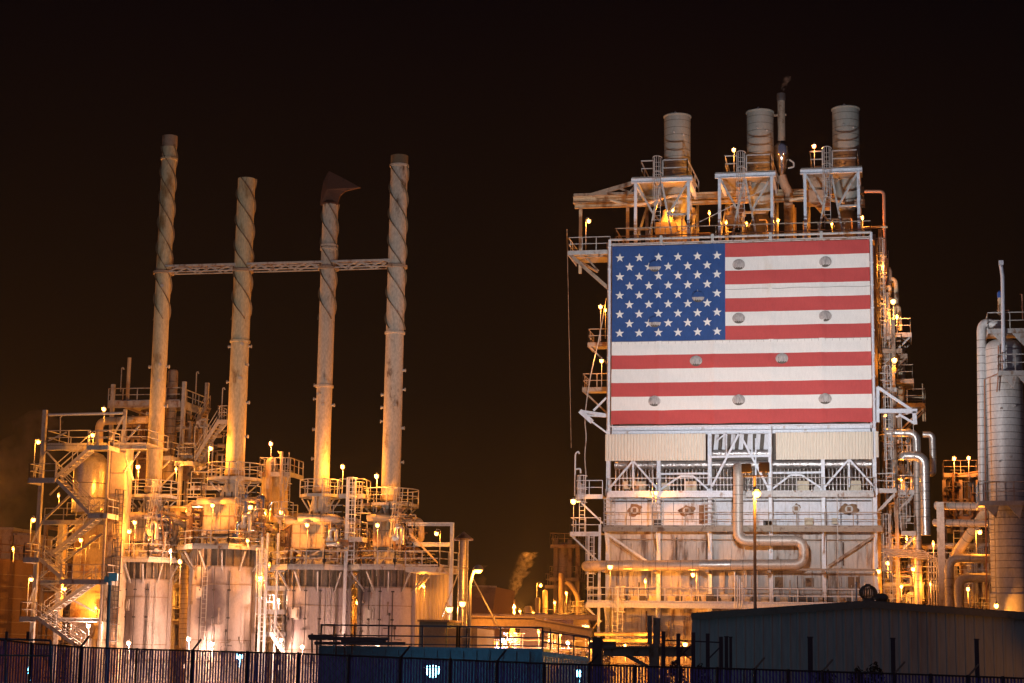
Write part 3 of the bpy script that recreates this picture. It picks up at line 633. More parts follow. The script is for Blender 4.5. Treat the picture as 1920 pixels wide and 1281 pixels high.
# ================================================================== right flank of the furnace tower
def manifold(parent, x0, x1, y0, y1, z0, z1, n, seed, mats=('duct','brown','steel','rustst','cladm'), rmax=.16, valve=True, vert=.5):
    """separate pipes with elbows (and a valve wheel here and there) filling a zone"""
    r = random.Random(seed)
    for k in range(n):
        rr = r.choice([.04, .05, .07, .09, rmax]); y = r.uniform(y0, y1); m = MB()
        a = Vector((r.uniform(x0, x1), y, r.uniform(z0, z1)))
        if r.random() < vert:
            b = Vector((a.x, y, r.uniform(z0, z1))); c = Vector((r.uniform(x0, x1), y, b.z)); d = Vector((c.x, y, r.uniform(z0, z1)))
        else:
            b = Vector((r.uniform(x0, x1), y, a.z)); c = Vector((b.x, y, r.uniform(z0, z1))); d = Vector((r.uniform(x0, x1), y + r.uniform(-.4, .4), c.z))
        if (b-a).length < .3: b += Vector((.4, 0, .4)); 
        m.tube([a, b, c, d], rr, 8, rr*2.2)
        if valve and r.random() < .45:
            p = (b+c)/2; m.lathe(p, [(rr*1.9, -.05), (rr*1.9, .05)], 10); m.bar(p, p+Vector((0, -.35, 0)), .04); m.cbox(p+Vector((0,-.36,0)), .26, .03, .26)
        for e_ in (a, d): m.cbox(e_, rr*2.8, rr*2.8, .06)
        m.build('pipe', M[r.choice(mats)], parent)

T5 = thing('flank_tower', (X(1670,900,F+3), F+4, 0), 'orange lit steel tower with platforms and ladders clinging to the flank of the furnace tower', 'access tower')
def pz(px, py, Y): a = at(px, py, Y); return a
Ya, Yb2 = F+2.5, F+8
for px, Y, yt in ((1648, Ya, 440), (1660, Yb2-1, 430), (1690, Yb2, 700), (1682, Ya, 600)):
    a = at(px, 1000, Y); m = MB(); m.box((a.x-.14, Y-.14, 0), (a.x+.14, Y+.14, Z(px, yt, Y))); m.build('column', M['brown'], T5)
def plat(x0px, x1px, py, Y0, Y1, mt, parent, railh=1.07, base=.3, br=True, left=False):
    a = X(x0px, py, Y0); b = X(x1px, py, Y0); z = Z((x0px+x1px)/2, py, Y0)
    m = MB(); m.box((a, Y0, z-.07), (b, Y1, z)); m.build('deck', M['grate'], parent)
    m = MB(); m.box((a-.02, Y0-.06, z-base), (b+.02, Y0-.01, z+.04)); m.box((b+.01, Y0, z-base), (b+.06, Y1, z+.04)); m.build('deck_edge', M[mt], parent)
    m = MB(); pts = [(a, Y0, z+.05), (b, Y0, z+.05), (b, Y1, z+.05)]
    if left: pts = [(a, Y1, z+.05)] + pts
    m.rail(pts, railh, 1.3, .06, toe=0); m.build('railing', M[mt], parent)
    if br: 
        for yb_ in (Y0+.1, Y1-.2): m = MB(); m.bar((b-.1, yb_, z-.3), (a+.1, yb_, z-.3-(b-a)*.9), .12); m.build('brace', M[mt], parent)
    return z
plat(1670, 1708, 625, F+3, F+6.5, 'steel', T5); plat(1655, 1700, 665, F+3.5, F+6, 'brown', T5); plat(1655,1712, 712, F+4, F+8, 'brown', T5, br=False)
plat(1668, 1734, 757, F+6, F+9, 'brown', T5); plat(1650, 1680, 728, F+.9, F+2.6, 'steel', T5, br=False, left=True); plat(1643, 1680, 917, F+.5, F+2.4, 'steel', T5); plat(1683, 1714, 920, F+1.5, F+4, 'steel', T5, left=True); plat(1690, 1716, 997, F+1, F+3.5, 'steel', T5)
plat(1655, 1690, 655, F+2.8, F+3.4, 'brown', T5, br=False); plat(1648, 1672, 560, F+4, F+6, 'brown', T5, br=False)
for (px, ya, yb, Y, cg) in ((1668, 920, 688, F+.6, True), (1664, 1130, 965, F+.4, True), (1680, 1130, 1000, F+.4, False), (1694, 990, 910, F+1.2, True), (1654, 690, 450, F+3, True), (1663, 440+200, 470, F+6, False)):
    a = at(px, ya, Y); m = MB(); m.ladder(a, (a.x, Y, Z(px, yb, Y)), .45, cage=cg); m.build('caged_ladder', M['steel'], T5)
m = MB(); Y = F-.2; m.bar(at(1645,726,Y), at(1708,768,Y), .2); m.bar(at(1645,771,Y), at(1720,771,Y), .3); m.bar(at(1646,726,Y), at(1646,792,Y), .22); m.bar(at(1685,777,Y), at(1716,795,Y), .16); m.bar(at(1714,772,Y), at(1716,796,Y), .3); m.bar(at(1680,782,Y+1), at(1705,774,Y+1), .14); m.build('bracket_frame', M['steelw'], T5)
m = MB()
for px in (1668, 1690, 1712): a = at(px, 775, F-.2); m.bar(a, (a.x, a.y, a.z-3.2), .04)
m.build('hanger_rod', M['steel'], T5)
for (px, py, r, h, Y) in ((1660, 575, .62, 3.2, F+5), (1664, 500, .35, 2.5, F+5), (1678, 545, .3, 2.6, F+6)):
    a = at(px, py, Y); m = MB(); m.lathe((a.x, Y, a.z-h), [(r*.4, -.2), (r, .15), (r, h-.4), (r*.7, h-.1), (.02, h)], 18, True); m.build('side_vessel', M['cladm'], T5)
m = MB(); Y = F+5; m.tube([at(1655,525,Y), at(1678,524,Y), at(1682,600,Y)], .22, 12, .4); m.tube([at(1674,600,Y-1), at(1677,578,Y-1), at(1685,576,Y-1), at(1688,620,Y-1)], .17, 10, .3); m.build('orange_lit_pipe', M['duct'], T5)
m = MB(); a = at(1689, 640, F+7); m.tube([a, (a.x, a.y, Z(1689, 760, F+7))], .28, 14); m.build('downcomer', M['duct'], T5)
manifold(T5, X(1648,600,F+5), X(1668,600,F+5), F+3, F+6, Z(1660,720,F+4), Z(1660,470,F+4), 40, 5)
manifold(T5, X(1650,600,F+5), X(1720,600,F+5), F+3, F+7, Z(1660,1130,F+4), Z(1660,1000,F+4), 48, 6)
manifold(T5, X(1646,600,F+3), X(1710,600,F+3), F+3, F+7, Z(1660,1000,F+4), Z(1660,800,F+4), 44, 8, ('steeld','brown','cladm'))
m = MB(); a = at(1705,770,F+9)
for k in range(2):
    px = 1731 + k*4; a = at(px, 790, F+9); m.bar(a, (a.x, a.y, Z(px, 720+k*12, F+9)), .09)
a = at(1697, 755, F+9); m.bar(a, (a.x, a.y, a.z+1.4), .09); m.bar(at(1697,745,F+9), at(1732,746,F+9), .07); m.bar(at(1697,750,F+9), at(1732,751,F+9), .05)
m.build('scaffold_pole', M['duct'], T5)
# thick clad pipes leaving the flank, one thing each
def pipe(pts, r, label, mt='clad', bend=.6, name='clad_pipe', seam=.55, n=16, group=None, cat='pipe'):
    t = thing(name, tuple(pts[-1]), label, cat, group); m = MB(); m.tube(pts, r, n, bend); m.build('pipe_run', M[mt], t)
    if seam:
        m = MB()
        for a, b in zip(pts, pts[1:]):
            a = Vector(a); b = Vector(b); L = (b-a).length; d = (b-a).normalized()
            if L > 2*bend + seam: m.seams(a + d*bend, b - d*bend, r, seam)
        if m.v: m.build('cladding_seam', M['cladd'], t)
    return t
Y = F+1.2
pipe(P((1660,812,Y),(1718,812,Y),(1719,850,Y)), .30, 'shiny clad pipe elbowing down from the ladder beside the flag corner')
pipe(P((1694,862,Y-.8),(1694,855,Y-.8),(1733,856,Y-.8),(1736,1004,Y-.8)), .36, 'longest shiny clad pipe beside the caged ladder, arching over and dropping far down', bend=.7)
pipe(P((1730,815,Y+1),(1748,815,Y+1),(1750,888,Y+1),(1738,889,Y+1)), .24, 'slim hooked clad pipe with a dark collar, outermost from the flag', bend=.45)
pipe(P((1719,852,Y+.4),(1722,1135,Y+.4)), .26, 'dark upper and clad lower straight riser pipe behind the longest clad pipe', 'cladm')
m = MB(); m.tube(P((1692,872,Y-.8),(1696,890,Y-.8)), .34, 14, r2=.1); tag(m.build('pipe_cone', M['shiny']), 'polished cone hanging under the end of the longest clad pipe', 'pipe fitting')
for k in range(5):
    y_ = F-.5+k*.12; pts = P((1655+k*2,1030+k*3,y_),(1735+k*5,1033+k*4,y_),(1741+k*5,1045,y_),(1742+k*5,1140,y_)); m = MB(); m.tube(pts, .05, 7, .5)
    tag(m.build('bundle_line', M['cladm']), 'thin steel line, one of a bent bundle of five running down beside the warehouse roof', 'pipe', 'bent bundle of thin steel lines')
# ------------------------------------------------------------------ clad column at the edge
YC = 125.0
Tc = thing('clad_column', (X(1888,1140,YC), YC, 0), 'tall grey metal clad process column with hoop seams, platforms and a davit pole', 'process column')
cxx = X(1888, 900, YC); zt_ = Z(1888, 655, YC); r = 1.19
m = MB(); m.lathe((cxx, YC, 0), [(r+.12, 0), (r+.12, Z(1888,1115,YC)), (r, Z(1888,1112,YC)), (r, zt_)], 40, cap=False); m.lathe((cxx, YC, 0), [(r, zt_), (r*.93, zt_+.28), (r*.75, zt_+.5), (r*.45, zt_+.64), (.02, zt_+.7)], 40, True, cap=False); m.build('shell', M['column'], Tc)
m = MB(); z = 3.0; k = 0
while z < zt_:
    m.lathe((cxx, YC, 0), [(r+.005, z), (r+.016, z+.012), (r+.005, z+.03)], 40, cap=False); z += .46 if z > 8 else .62; k += 1
m.build('hoop_seam', M['cladd'], Tc)
m = MB()
for dx, pz_ in ((.4,730),(-.3,770),(.55,766),(.2,860),(-.5,868),(.3,708)): m.tube([(cxx+dx, YC-r*.93, Z(1888,pz_,YC)), (cxx+dx, YC-r-.06, Z(1888,pz_,YC))], .07, 8)
m.build('nozzle', M['steel'], Tc)
def cplat(x0, x1, py, Yf, Yb, nm, rh=1.1, br=True):
    a, b = X(x0, py, Yf), X(x1, py, Yf); z = Z((x0+x1)/2, py, Yf)
    m = MB(); m.box((a, Yf, z-.1), (b, Yb, z)); m.box((a-.03, Yf-.06, z-.28), (b, Yf-.01, z+.03)); m.box((a-.06, Yf, z-.28), (a-.01, Yb, z+.03)); m.build('platform_deck', M['steel'], Tc)
    m = MB(); m.rail([(a, Yb, z), (a, Yf, z), (b, Yf, z)], rh, 1.2, .06, toe=0); m.build('platform_railing', M['steel'], Tc)
    if br:
        m = MB()
        for q in (.1, .55): m.add([(a+(b-a)*q, Yf+.1, z-.28), (a+(b-a)*q+.9, Yf+.1, z-.28), (a+(b-a)*q+.7, Yf+.1, z-1.1), (a+(b-a)*q, Yf+.2, z-.28), (a+(b-a)*q+.9, Yf+.2, z-.28), (a+(b-a)*q+.7, Yf+.2, z-1.1)], [(0,1,2),(5,4,3),(0,3,4,1),(1,4,5,2),(2,5,3,0)])
        m.build('gusset', M['steel'], Tc)
cplat(1853, 1935, 617, YC-1.5, YC+1.5, 'top'); cplat(1873, 1935, 696, YC-2.3, YC-.6, 'mid'); cplat(1836, 1935, 940, YC-2.2, YC+1.4, 'low', 1.25)
m = MB(); Yd = YC-1.8; m.tube(P((1882,705,Yd),(1880,520,Yd),(1877,498,Yd)), .13, 10); m.cbox(at(1877,493,Yd), .3, .2, .3); m.build('davit_pole', M['steelw'], Tc)
m = MB(); m.tube(P((1875,590,YC),(1875,550,YC)), .15, 10); m.build('relief_valve', M['box'], Tc)
m = MB(); a = at(1875,549,YC); m.lathe(a, [(.19,-.35),(.19,0),(.1,.12),(.02,.15)], 12); m.build('blue_cap', M['bluecap'], Tc)
m = MB(); a = at(1918,600,YC); m.tube([a, (a.x, a.y, Z(1918,552,YC)), (a.x-.15, a.y, Z(1918,552,YC))], .05, 6); m.tube(P((1869,735,YC-1.4),(1872,705,YC-1.4),(1878,703,YC-1.4)), .05, 6); m.tube(P((1872,648,YC-1.4),(1872,700,YC-1.4),(1846,712,YC-1.4),(1850,1130,YC-1.4)), .055, 6); m.bar(at(1869,582,YC-1.5), at(1892,582,YC-1.5), .05); m.build('instrument_line', M['copper'], Tc)
pipe([at(1880,612,YC), at(1840,602,YC), at(1843,940,YC)], .30, 'grey downcomer pipe elbowing out of the top of the clad column', 'column', .8, 'downcomer_pipe', .5)
m = MB(); m.tube(P((1856,720,YC-.2),(1860,1130,YC-.2)), .05, 6); m.bar(at(1838,652,YC), at(1856,660,YC), .5, .1); m.build('side_conduit', M['steel'], Tc)
m = MB(); a = at(1849,1020,YC-1.4); m.ladder(at(1862,1130,YC-1.5), at(1858,945,YC-1.5), .4, cage=False); m.build('column_ladder', M['steel'], Tc)
pipe(P((1755,948,133),(1850,950,131)), .28, 'upper of two level clad pipes with dark joints left of the clad column'.replace('left of','beside'), 'cladm', .5)
pipe(P((1752,980,133),(1856,982,130)), .25, 'lower of two level clad pipes with dark joints beside the clad column', 'cladm', .5)
pipe(P((1846,945,131.5),(1848,960,131.5),(1795,1035,134),(1790,1060,134)), .35, 'slanting orange lit pipe under the two level clad pipes', 'duct', .7)
pipe(P((1858,1048,129),(1779,1046,129),(1781,1140,129)), .30, 'upper and wider reaching of two clad pipes that elbow down near the clad column', 'cladm', .8)
pipe(P((1858,1084,128),(1796,1083,128),(1799,1140,128)), .30, 'lower and shorter of two clad pipes that elbow down near the clad column', 'cladm', .8)
m = MB(); m.box((X(1764,1000,132)-.25, 131.8, 0), (X(1764,1000,132)+.25, 132.3, Z(1764,942,132))); tag(m.build('pipe_post', M['cladm']), 'stout steel post carrying the level clad pipes beside the clad column', 'post')
# ------------------------------------------------------------------ far reactors and pipe racks behind
def vessel(px, py0, py1, rpx, Y, label, mt='brown', dome=True, bands=0, name='vertical_vessel', cat='vessel', to_ground=False):
    a = at(px, py0, Y); r = rpx*Y/3450; z0 = 0 if to_ground else Z(px, py1, Y); z1 = a.z
    t = thing(name, (a.x, Y, z0), label, cat); m = MB()
    if dome: m.lathe((a.x, Y, 0), [(r, z0), (r, z1-r*.75), (r*.92, z1-r*.42), (r*.7, z1-r*.16), (r*.35, z1-.03), (.02, z1)], 28, True, cap=False)
    else: m.lathe((a.x, Y, 0), [(r, z0), (r, z1)], 28)
    m.build('shell', M[mt], t)
    if bands:
        m = MB(); k = int((z1-r*.75-z0)/bands)
        for i in range(1, k): m.lathe((a.x, Y, 0), [(r+.01, z0+i*bands), (r+.03, z0+i*bands+.03), (r+.01, z0+i*bands+.06)], 28, cap=False)
        m.build('band', M['cladd'], t)
    return t
vessel(1783, 890, 1000, 13, 165, 'far orange lit reactor, the one nearer the furnace tower of a pair', 'brown', False, 1.2)
vessel(1818, 888, 1000, 13, 165, 'far orange lit reactor, the one nearer the clad column of a pair', 'brown', False, 1.2)
T6 = thing('reactor_platform', (X(1800,1000,164), 164, 0), 'dark far platform and frame on top of the pair of orange lit reactors', 'platform')
plat(1770, 1833, 888, 163, 167, 'brown', T6, br=False, left=True)
for px in (1770, 1801, 1833): a = at(px, 900, 163); m = MB(); m.box((a.x-.15, 163, 0), (a.x+.15, 163.3, a.z)); m.build('post', M['brown'], T6)
manifold(T6, X(1768,900,164), X(1832,900,164), 162.5, 164, Z(1800,1000,163), Z(1800,880,163), 20, 41, ('brown','steeld','rustst'))

def rack(name, label, x0, x1, Y0, Y1, levels, seed, npipe=20, posts=5, mt='brown', top=None, decks=True, zlo=0.0, mats=('duct','brown','cladm','rustst','steel')):
    t = thing(name, ((x0+x1)/2, (Y0+Y1)/2, 0), label, 'pipe rack'); top = top or levels[-1]; r = random.Random(seed)
    for k in range(posts):
        u = x0 + (x1-x0)*k/(posts-1)
        for Y in (Y0, Y1): m = MB(); m.box((u-.13, Y-.13, 0), (u+.13, Y+.13, top)); m.build('post', M[mt], t)
    for z in levels:
        m = MB(); m.ibeam((x0, Y0-.2, z), (x1, Y0-.2, z), .2, .3)
        for k in range(posts): u = x0 + (x1-x0)*k/(posts-1); m.ibeam((u, Y0, z-.3), (u, Y1, z-.3), .2, .28)
        m.build('beam', M[mt], t)
        q = r.randint(3, 5)
        for i in range(q): rr = r.choice([.08, .12, .18, .25]); y = Y0 + (Y1-Y0)*(i+.5)/q; m = MB(); m.tube([(x0-.5, y, z+.16+rr), (x1+.5, y, z+.16+rr)], rr, 10); m.build('pipe', M[r.choice(mats)], t)
        if decks and r.random() < .7:
            m = MB(); m.rail([(x0, Y0-.4, z+.1), (x1, Y0-.4, z+.1)], 1.07, 1.6, .06); m.build('railing', M['steel'], t)
    manifold(t, x0, x1, Y0-.3, Y1, zlo+.2, top, npipe, seed+1, mats)
    for k in range(3):
        u = x0 + (x1-x0)*r.uniform(.08,.92); zb_ = r.choice(levels[:-1] or [0]); m = MB(); m.ladder((u, Y0-.35, max(0, zb_-1)), (u, Y0-.35, min(top+1, zb_+5)), .42); m.build('ladder', M['steel'], t)
    for k in range(4):
        u = x0 + (x1-x0)*r.uniform(0,.8); w_ = r.uniform(1.2,2.6); z_ = r.uniform(1.5, top-1); m = MB(); m.box((u, Y0-.9, z_-.06), (u+w_, Y0, z_)); m.rail([(u, Y0, z_), (u, Y0-.9, z_), (u+w_, Y0-.9, z_), (u+w_, Y0, z_)], 1.0, .9, .05, toe=0); m.build('service_platform', M['steel'], t)
    for k in range(2): u = x0 + (x1-x0)*r.random()*.8; m = MB(); m.bar((u, Y0-.25, levels[0]), (u+2.2, Y0-.25, levels[-1] if len(levels) > 1 else levels[0]+2), .12); m.build('brace', M[mt], t)
    return t
rack('pipe_rack', 'orange lit pipe rack between the furnace tower flank and the clad column', X(1648,1100,142), X(1770,1100,142), 142, 148, [2.5, 5.2, 8.0, 11.0], 21, 38, 5)
rack('pipe_rack', 'orange lit pipe rack under the two level clad pipes beside the clad column', X(1790,1100,136), X(1853,1100,136), 136, 141, [3, 5.6, 8.4, 10.6], 22, 34, 4)

# ================================================================== four chimneys of the left plant and their furnaces
YS = 132.0
def chimney(pb, pt, rb, rt, sy0, sy1, label, mt='stack', flange=(), lugs=()):
    b = at(*pb, YS); zt = Z(pt[0], pt[1], YS); x = b.x
    t = thing('chimney', (x, YS, b.z), label, 'chimney', None)
    H = zt - b.z; rr = lambda z: rb + (rt-rb)*(z-b.z)/H
    m = MB(); prof = [(rb, b.z)]; 
    for py in sorted(flange, reverse=True): z = Z(pb[0]+5, py, YS); prof += [(rr(z), z)]
    prof += [(rr(zt), zt), (rr(zt)-.04, zt), (rr(zt)-.06, zt-1.2)]
    m.lathe((x, YS, 0), prof, 40, cap=False); m.build('shaft', M[mt], t)
    for py in flange:
        z = Z(pb[0]+5, py, YS); m = MB(); m.lathe((x, YS, 0), [(rr(z), z-.09), (rr(z)+.09, z-.08), (rr(z)+.09, z+.08), (rr(z), z+.09)], 40, cap=False); m.build('flange', M[mt], t)
    z0 = Z(pt[0], sy1, YS); z1 = Z(pt[0], sy0, YS); pitch = 6.0
    for s in range(3):
        m = MB(); n = int((z1-z0)*9); vs = []
        for i in range(n+1):
            z = z0 + (z1-z0)*i/n; ph = -2*math.pi*z/pitch + s*2*math.pi/3; r0 = rr(z)-.01; r1 = rr(z)+.13
            for r_, dz in ((r0, -.02), (r1, -.02), (r1, .02), (r0, .02)): vs.append((x + r_*math.sin(ph), YS - r_*math.cos(ph), z+dz))
        m.add(vs, [(4*i+a, 4*i+(a+1)%4, 4*(i+1)+(a+1)%4, 4*(i+1)+a) for i in range(n) for a in range(4)])
        m.build('helical_strake', M['strake'], t)
    for k, (py, dx) in enumerate(lugs):
        z = Z(pb[0]+8, py, YS); R0 = rr(z); m = MB(); d = max(-1, min(1, dx)); yy = -math.sqrt(max(0, 1-d*d))
        m.tube([(x+d*R0*.95, YS+yy*R0*.95, z), (x+d*(R0+.22), YS+yy*(R0+.22), z)], .075 if k % 2 else .10, 8); m.tube([(x+d*(R0+.20), YS+yy*(R0+.20), z), (x+d*(R0+.24), YS+yy*(R0+.24), z)], .14, 8); m.build('nozzle', M['steel'], t)
    m = MB(); z = b.z+2.0
    m.lathe((x, YS, 0), [(rb+.01, b.z), (rb+.06, b.z+.1), (rb+.06, z-1.6)], 30, cap=False); m.build('base_collar', M['brown'], t)
    return t, x
c1, X1 = chimney((287,925), (318,256), .60, .55, 275, 600, 'tallest weathered chimney, spiral finned, standing by the stair tower', 'stack', (300,), ((686,.45),(688,1),(688,-1),(716,.4),(762,1),(775,-1),(812,.2),(540,.3)))
c2, X2 = chimney((440,893), (458,336), .70, .66, 336, 600, 'rust spotted spiral finned chimney next to the tallest one', 'stack', (641,), ((648,.5),(650,1),(650,-1),(686,.9),(712,.45),(716,-1),(755,1),(819,1)))
c3, X3 = chimney((602,925), (615,383), .58, .58, 383, 600, 'slimmest spiral finned chimney, under the ragged rust brown hood', 'stackp', (462, 468, 725), ((718,.4),(722,-1),(741,-.3),(748,-1),(760,1),(761,.2),(805,-1),(860,-1)))
c4, X4 = chimney((732,940), (749,293), .70, .63, 312, 618, 'peeling spiral finned chimney with a sooty top, beside the steel portal', 'stackp', (312, 625), ((695,1),(731,1),(740,-1),(762,.4),(764,-1),(790,-1),(803,1),(867,1)))
# patches of bare paint and soot round the tops
for i, (t, x, py, r, h) in enumerate(((c1, X1, 256, .56, .9), (c4, X4, 293, .64, .75))):
    z = Z(749 if i else 318, py, YS); m = MB(); m.lathe((x, YS, 0), [(r+.015, z-h), (r+.02, z-h+.02), (r+.02, z), (r-.03, z+.01), (r-.05, z-.5)], 40, cap=False); m.build('top_band', M['strake'] if i else M['brown'], t)
# ragged brown hood
z0 = Z(615,384,YS); t = thing('chimney_hood', (X3, YS, z0), 'dark rust brown hood leaning to a point on top of the slimmest chimney', 'hood')
pts = [(600,384),(631,384),(637,366),(646,358),(675,351),(660,343),(640,332),(616,320),(606,338),(601,364)]
m = MB(); f_ = [at(px, py, YS-.35) for px, py in pts]; b_ = [at(px, py, YS) + Vector((0,.35,0)) for px, py in pts]
c_ = at(617, 358, YS); fr = [v for v in f_]; n = len(pts)
m.add([(v.x, YS-.25, v.z) for v in f_] + [(v.x, YS+.25, v.z) for v in b_] + [(c_.x, YS-.55, c_.z), (c_.x, YS+.55, c_.z)], [(k, (k+1)%n, 2*n) for k in range(n)] + [((k+1)%n+n, k+n, 2*n+1) for k in range(n)] + [((k+1)%n, k, k+n, (k+1)%n+n) for k in range(n)])
m.build('hood_shell', M['hoodm'], t)
m = MB(); m.lathe((X3, YS, 0), [(.62, z0-.05), (.62, z0+.08)], 24); m.build('hood_rim', M['hoodm'], t)
# tie truss between the chimneys
t = thing('tie_truss', (X1, YS, Z(323,507,YS)), 'long lattice tie beam linking all four chimneys high up', 'tie beam')
zt_ = Z(323,501,YS); zb_ = Z(323,512,YS); xs = [X1, X2, X3, X4]
for y in (-.28, .28):
    m = MB(); m.bar((X1+.3, YS+y*1.6, zt_), (X4-.2, YS+y*1.6, zt_), .12, .15); m.bar((X1+.3, YS+y*1.6, zb_), (X4-.2, YS+y*1.6, zb_), .08)
    k = 0; u = X1+.6
    while u < X4-.8: m.bar((u, YS+y*1.6, zt_ if k % 2 else zb_), (u+1.0, YS+y*1.6, zb_ if k % 2 else zt_), .09); u += 1.0; k += 1
    m.build('chord', M['steel'], t)
m = MB(); u = X1+.8; k = 0
while u < X4-.8: m.bar((u, YS-.45, zt_), (u+1.3, YS+.45, zt_), .05); m.bar((u, YS-.45, zt_), (u, YS+.45, zt_), .05); u += 1.3
m.build('lacing', M['brown'], t)
for x in xs:
    m = MB(); m.lathe((x, YS, 0), [(.68, zb_-.1), (.80, zb_-.1), (.80, zb_+.1), (.68, zb_+.1)], 28, cap=False); m.build('clamp_ring', M['brown'], t)

def octo(x, y, r, n=8): return [(x + r*math.cos(math.pi*2*(k+.5)/n), y + r*math.sin(math.pi*2*(k+.5)/n)) for k in range(n)]
def furnace(xs_, pxc, Rr, pyd, rd, box, ring, label, seed, ladder=None, xbrace=False):
    x = X(pxc, 1100, YS); zd = Z(pxc, pyd, YS-rd); zs = zd - .12
    t = thing('cylindrical_furnace', (x, YS, 0), label, 'furnace', 'round furnaces under the chimneys')
    m = MB(); m.lathe((x, YS, 0), [(Rr+.12, 0), (Rr+.12, .5), (Rr, .55), (Rr, zs-1.25)], 48); sp = {1: (-.75, .50, .8, .22), 2: (-.45, .62, 1.3, .28), 3: (-1.05, .55, 1.0, .26), 4: (-1.5, .8, .8, .12)}[seed]
    sh = m.build('shell', soot_mat('sooty furnace shell %s' % 'abcd'[seed-1], sp[0], sp[1]*zs, sp[2], sp[3]*zs), t)
    m = MB()
    for z in (zs-1.3, zs-2.6, (zs-1.5)*.40):
        m = MB(); m.lathe((x, YS, 0), [(Rr+.003, z-.03), (Rr+.05, z-.03), (Rr+.05, z+.03), (Rr+.003, z+.03)], 48, cap=False); m.build('hoop', M['brown'], t)
    m = MB(); m.lathe((x, YS, 0), [(Rr-.10, zs-1.25), (Rr-.10, zs)], 48); m.build('sooty_band', M['band'], t)
    m = MB(); n = 26
    for k in range(n): a = 2*math.pi*k/n; m.cbox((x+(Rr)*math.cos(a), YS+(Rr)*math.sin(a), zs-.63), .22, .06, 1.24, a)
    m.build('band_rib', M['brown'], t)
    # vertical seams, conduits, doors
    for k in range(3):
        a = -math.pi/2 + [-.55, -.1, .35][k] + .07*seed % .2; m = MB(); p = Vector((x+(Rr+.10)*math.cos(a), YS+(Rr+.10)*math.sin(a), 0)); m.tube([p+Vector((0,0,.5)), p+Vector((0,0,zs-1.0-k*.3))], .035, 5)
        for z in (2.5, 5, 7): m.cbox(p+Vector((0,0,z)), .22, .1, .1)
        m.build('conduit', M['steeld'], t)
    a = -math.pi/2 + (.62 if seed % 2 else -.25); p = Vector((x+(Rr+.15)*math.cos(a), YS+(Rr+.15)*math.sin(a), 0)); m = MB(); m.ladder(p+Vector((0,0,.4)), p+Vector((0,0,zs-1.4)), .42, (-math.sin(a), math.cos(a), 0), (math.cos(a), math.sin(a), 0), False); m.build('shell_ladder', M['steel'], t)
    m = MB(); a = -math.pi/2 - .45; p = Vector((x+(Rr)*math.cos(a), YS+(Rr)*math.sin(a), zs-3.2)); m.cbox(p, .75, .16, .85, a+math.pi/2); m.cbox(p+Vector((math.cos(a)*.1, math.sin(a)*.1, 0)), .5, .1, .6, a+math.pi/2); m.build('access_door', M['wallo'], t)
    m = MB(); z = 1.9; pts = [(x+(Rr+.22)*math.cos(a_), YS+(Rr+.22)*math.sin(a_), z) for a_ in [math.pi*(1+k/14) for k in range(15)]]; m.tube(pts, .06, 6); m.build('ring_main', M['brown'], t)
    for k in range(5):
        a = math.pi*(1+(k+.5)/5); m = MB(); p = Vector((x+(Rr+.2)*math.cos(a), YS+(Rr+.2)*math.sin(a), 1.5)); m.tube([p+Vector((0,0,.4)), p, p-Vector((0,0,.8))], .05, 6); m.cbox(p, .35, .3, .35); m.build('burner_valve', M['steel'], t)
    for k in range(4):
        a = -math.pi/2 + (k-1.5)*.95; p = Vector((x+(Rr+.14)*math.cos(a), YS+(Rr+.14)*math.sin(a), 0)); m = MB(); m.box((p.x-.12, p.y-.12, 0), (p.x+.12, p.y+.12, zs-.2)); 
        if k in (0, 3): m.build('buckstay', M['shell'], t)
    r9 = random.Random(seed*7)
    for k in range(9):
        a = -math.pi/2 + r9.uniform(-1.2, 1.2); z = r9.uniform(1.5, zs-2); m = MB(); a2 = a + r9.uniform(-.35,.35); z2 = z + r9.uniform(-1.4,1.4); q = lambda aa, zz: (x+(Rr+.09)*math.cos(aa), YS+(Rr+.09)*math.sin(aa), zz)
        m.tube([q(a,z), q(a,z2), q((a+a2)/2,z2), q(a2,z2)], .03, 5); m.cbox(q(a,z), .16, .14, .2, a); m.build('sampling_line', M[r9.choice(['steeld','brown','steel'])], t)
    # deck
    pts = octo(x, YS, rd); m = MB(); m.prism(pts, zd-.08, zd); m.build('deck', M['grate'], t)
    m = MB()
    for k in range(8): a, b = pts[k], pts[(k+1)%8]; m.bar((a[0], a[1], zd-.10), (b[0], b[1], zd-.10), .08, .24)
    m.build('deck_edge', M['steel'], t)
    m = MB(); m.rail([(p[0], p[1], zd+.04) for p in pts], 1.07, 1.3, .065, True); m.build('deck_railing', M['steel'], t)
    for k in range(12):
        a = math.pi*2*(k+.5)/12; e = Vector((math.cos(a), math.sin(a), 0)); m = MB(); c0 = Vector((x, YS, 0)); m.bar(c0+e*(rd*.93)+Vector((0,0,zd-.35)), c0+e*(Rr+.04)+Vector((0,0,zd-1.7)), .10); m.build('bracket', M['steel'], t)
    # convection box above the deck
    bx0, by0, bx1, by1, deep, Yf = box; xa, xb = X(bx0,by0,Yf), X(bx1,by0,Yf); z1, z0 = Z(bx0,by0,Yf), Z(bx0,by1,Yf)
    m = MB(); m.box((xa, Yf, z0), (xb, Yf+deep, z1)); cb = m.build('convection_box', M['box'], t)
    m = MB()
    for q in (0, .5, 1): z = z0 + (z1-z0)*q; m.box((xa-.04, Yf-.05, z-.05), (xb+.05, Yf-.004, z+.05)); m.box((xb+.004, Yf, z-.05), (xb+.05, Yf+deep, z+.05))
    for q in range(5): u = xa + (xb-xa)*q/4; m.box((u-.025, Yf-.03, z0), (u+.025, Yf-.003, z1)); v = Yf + deep*q/4; m.box((xb+.003, v-.04, z0), (xb+.10, v+.04, z1))
    m.build('box_stiffener', M['brown'], t)
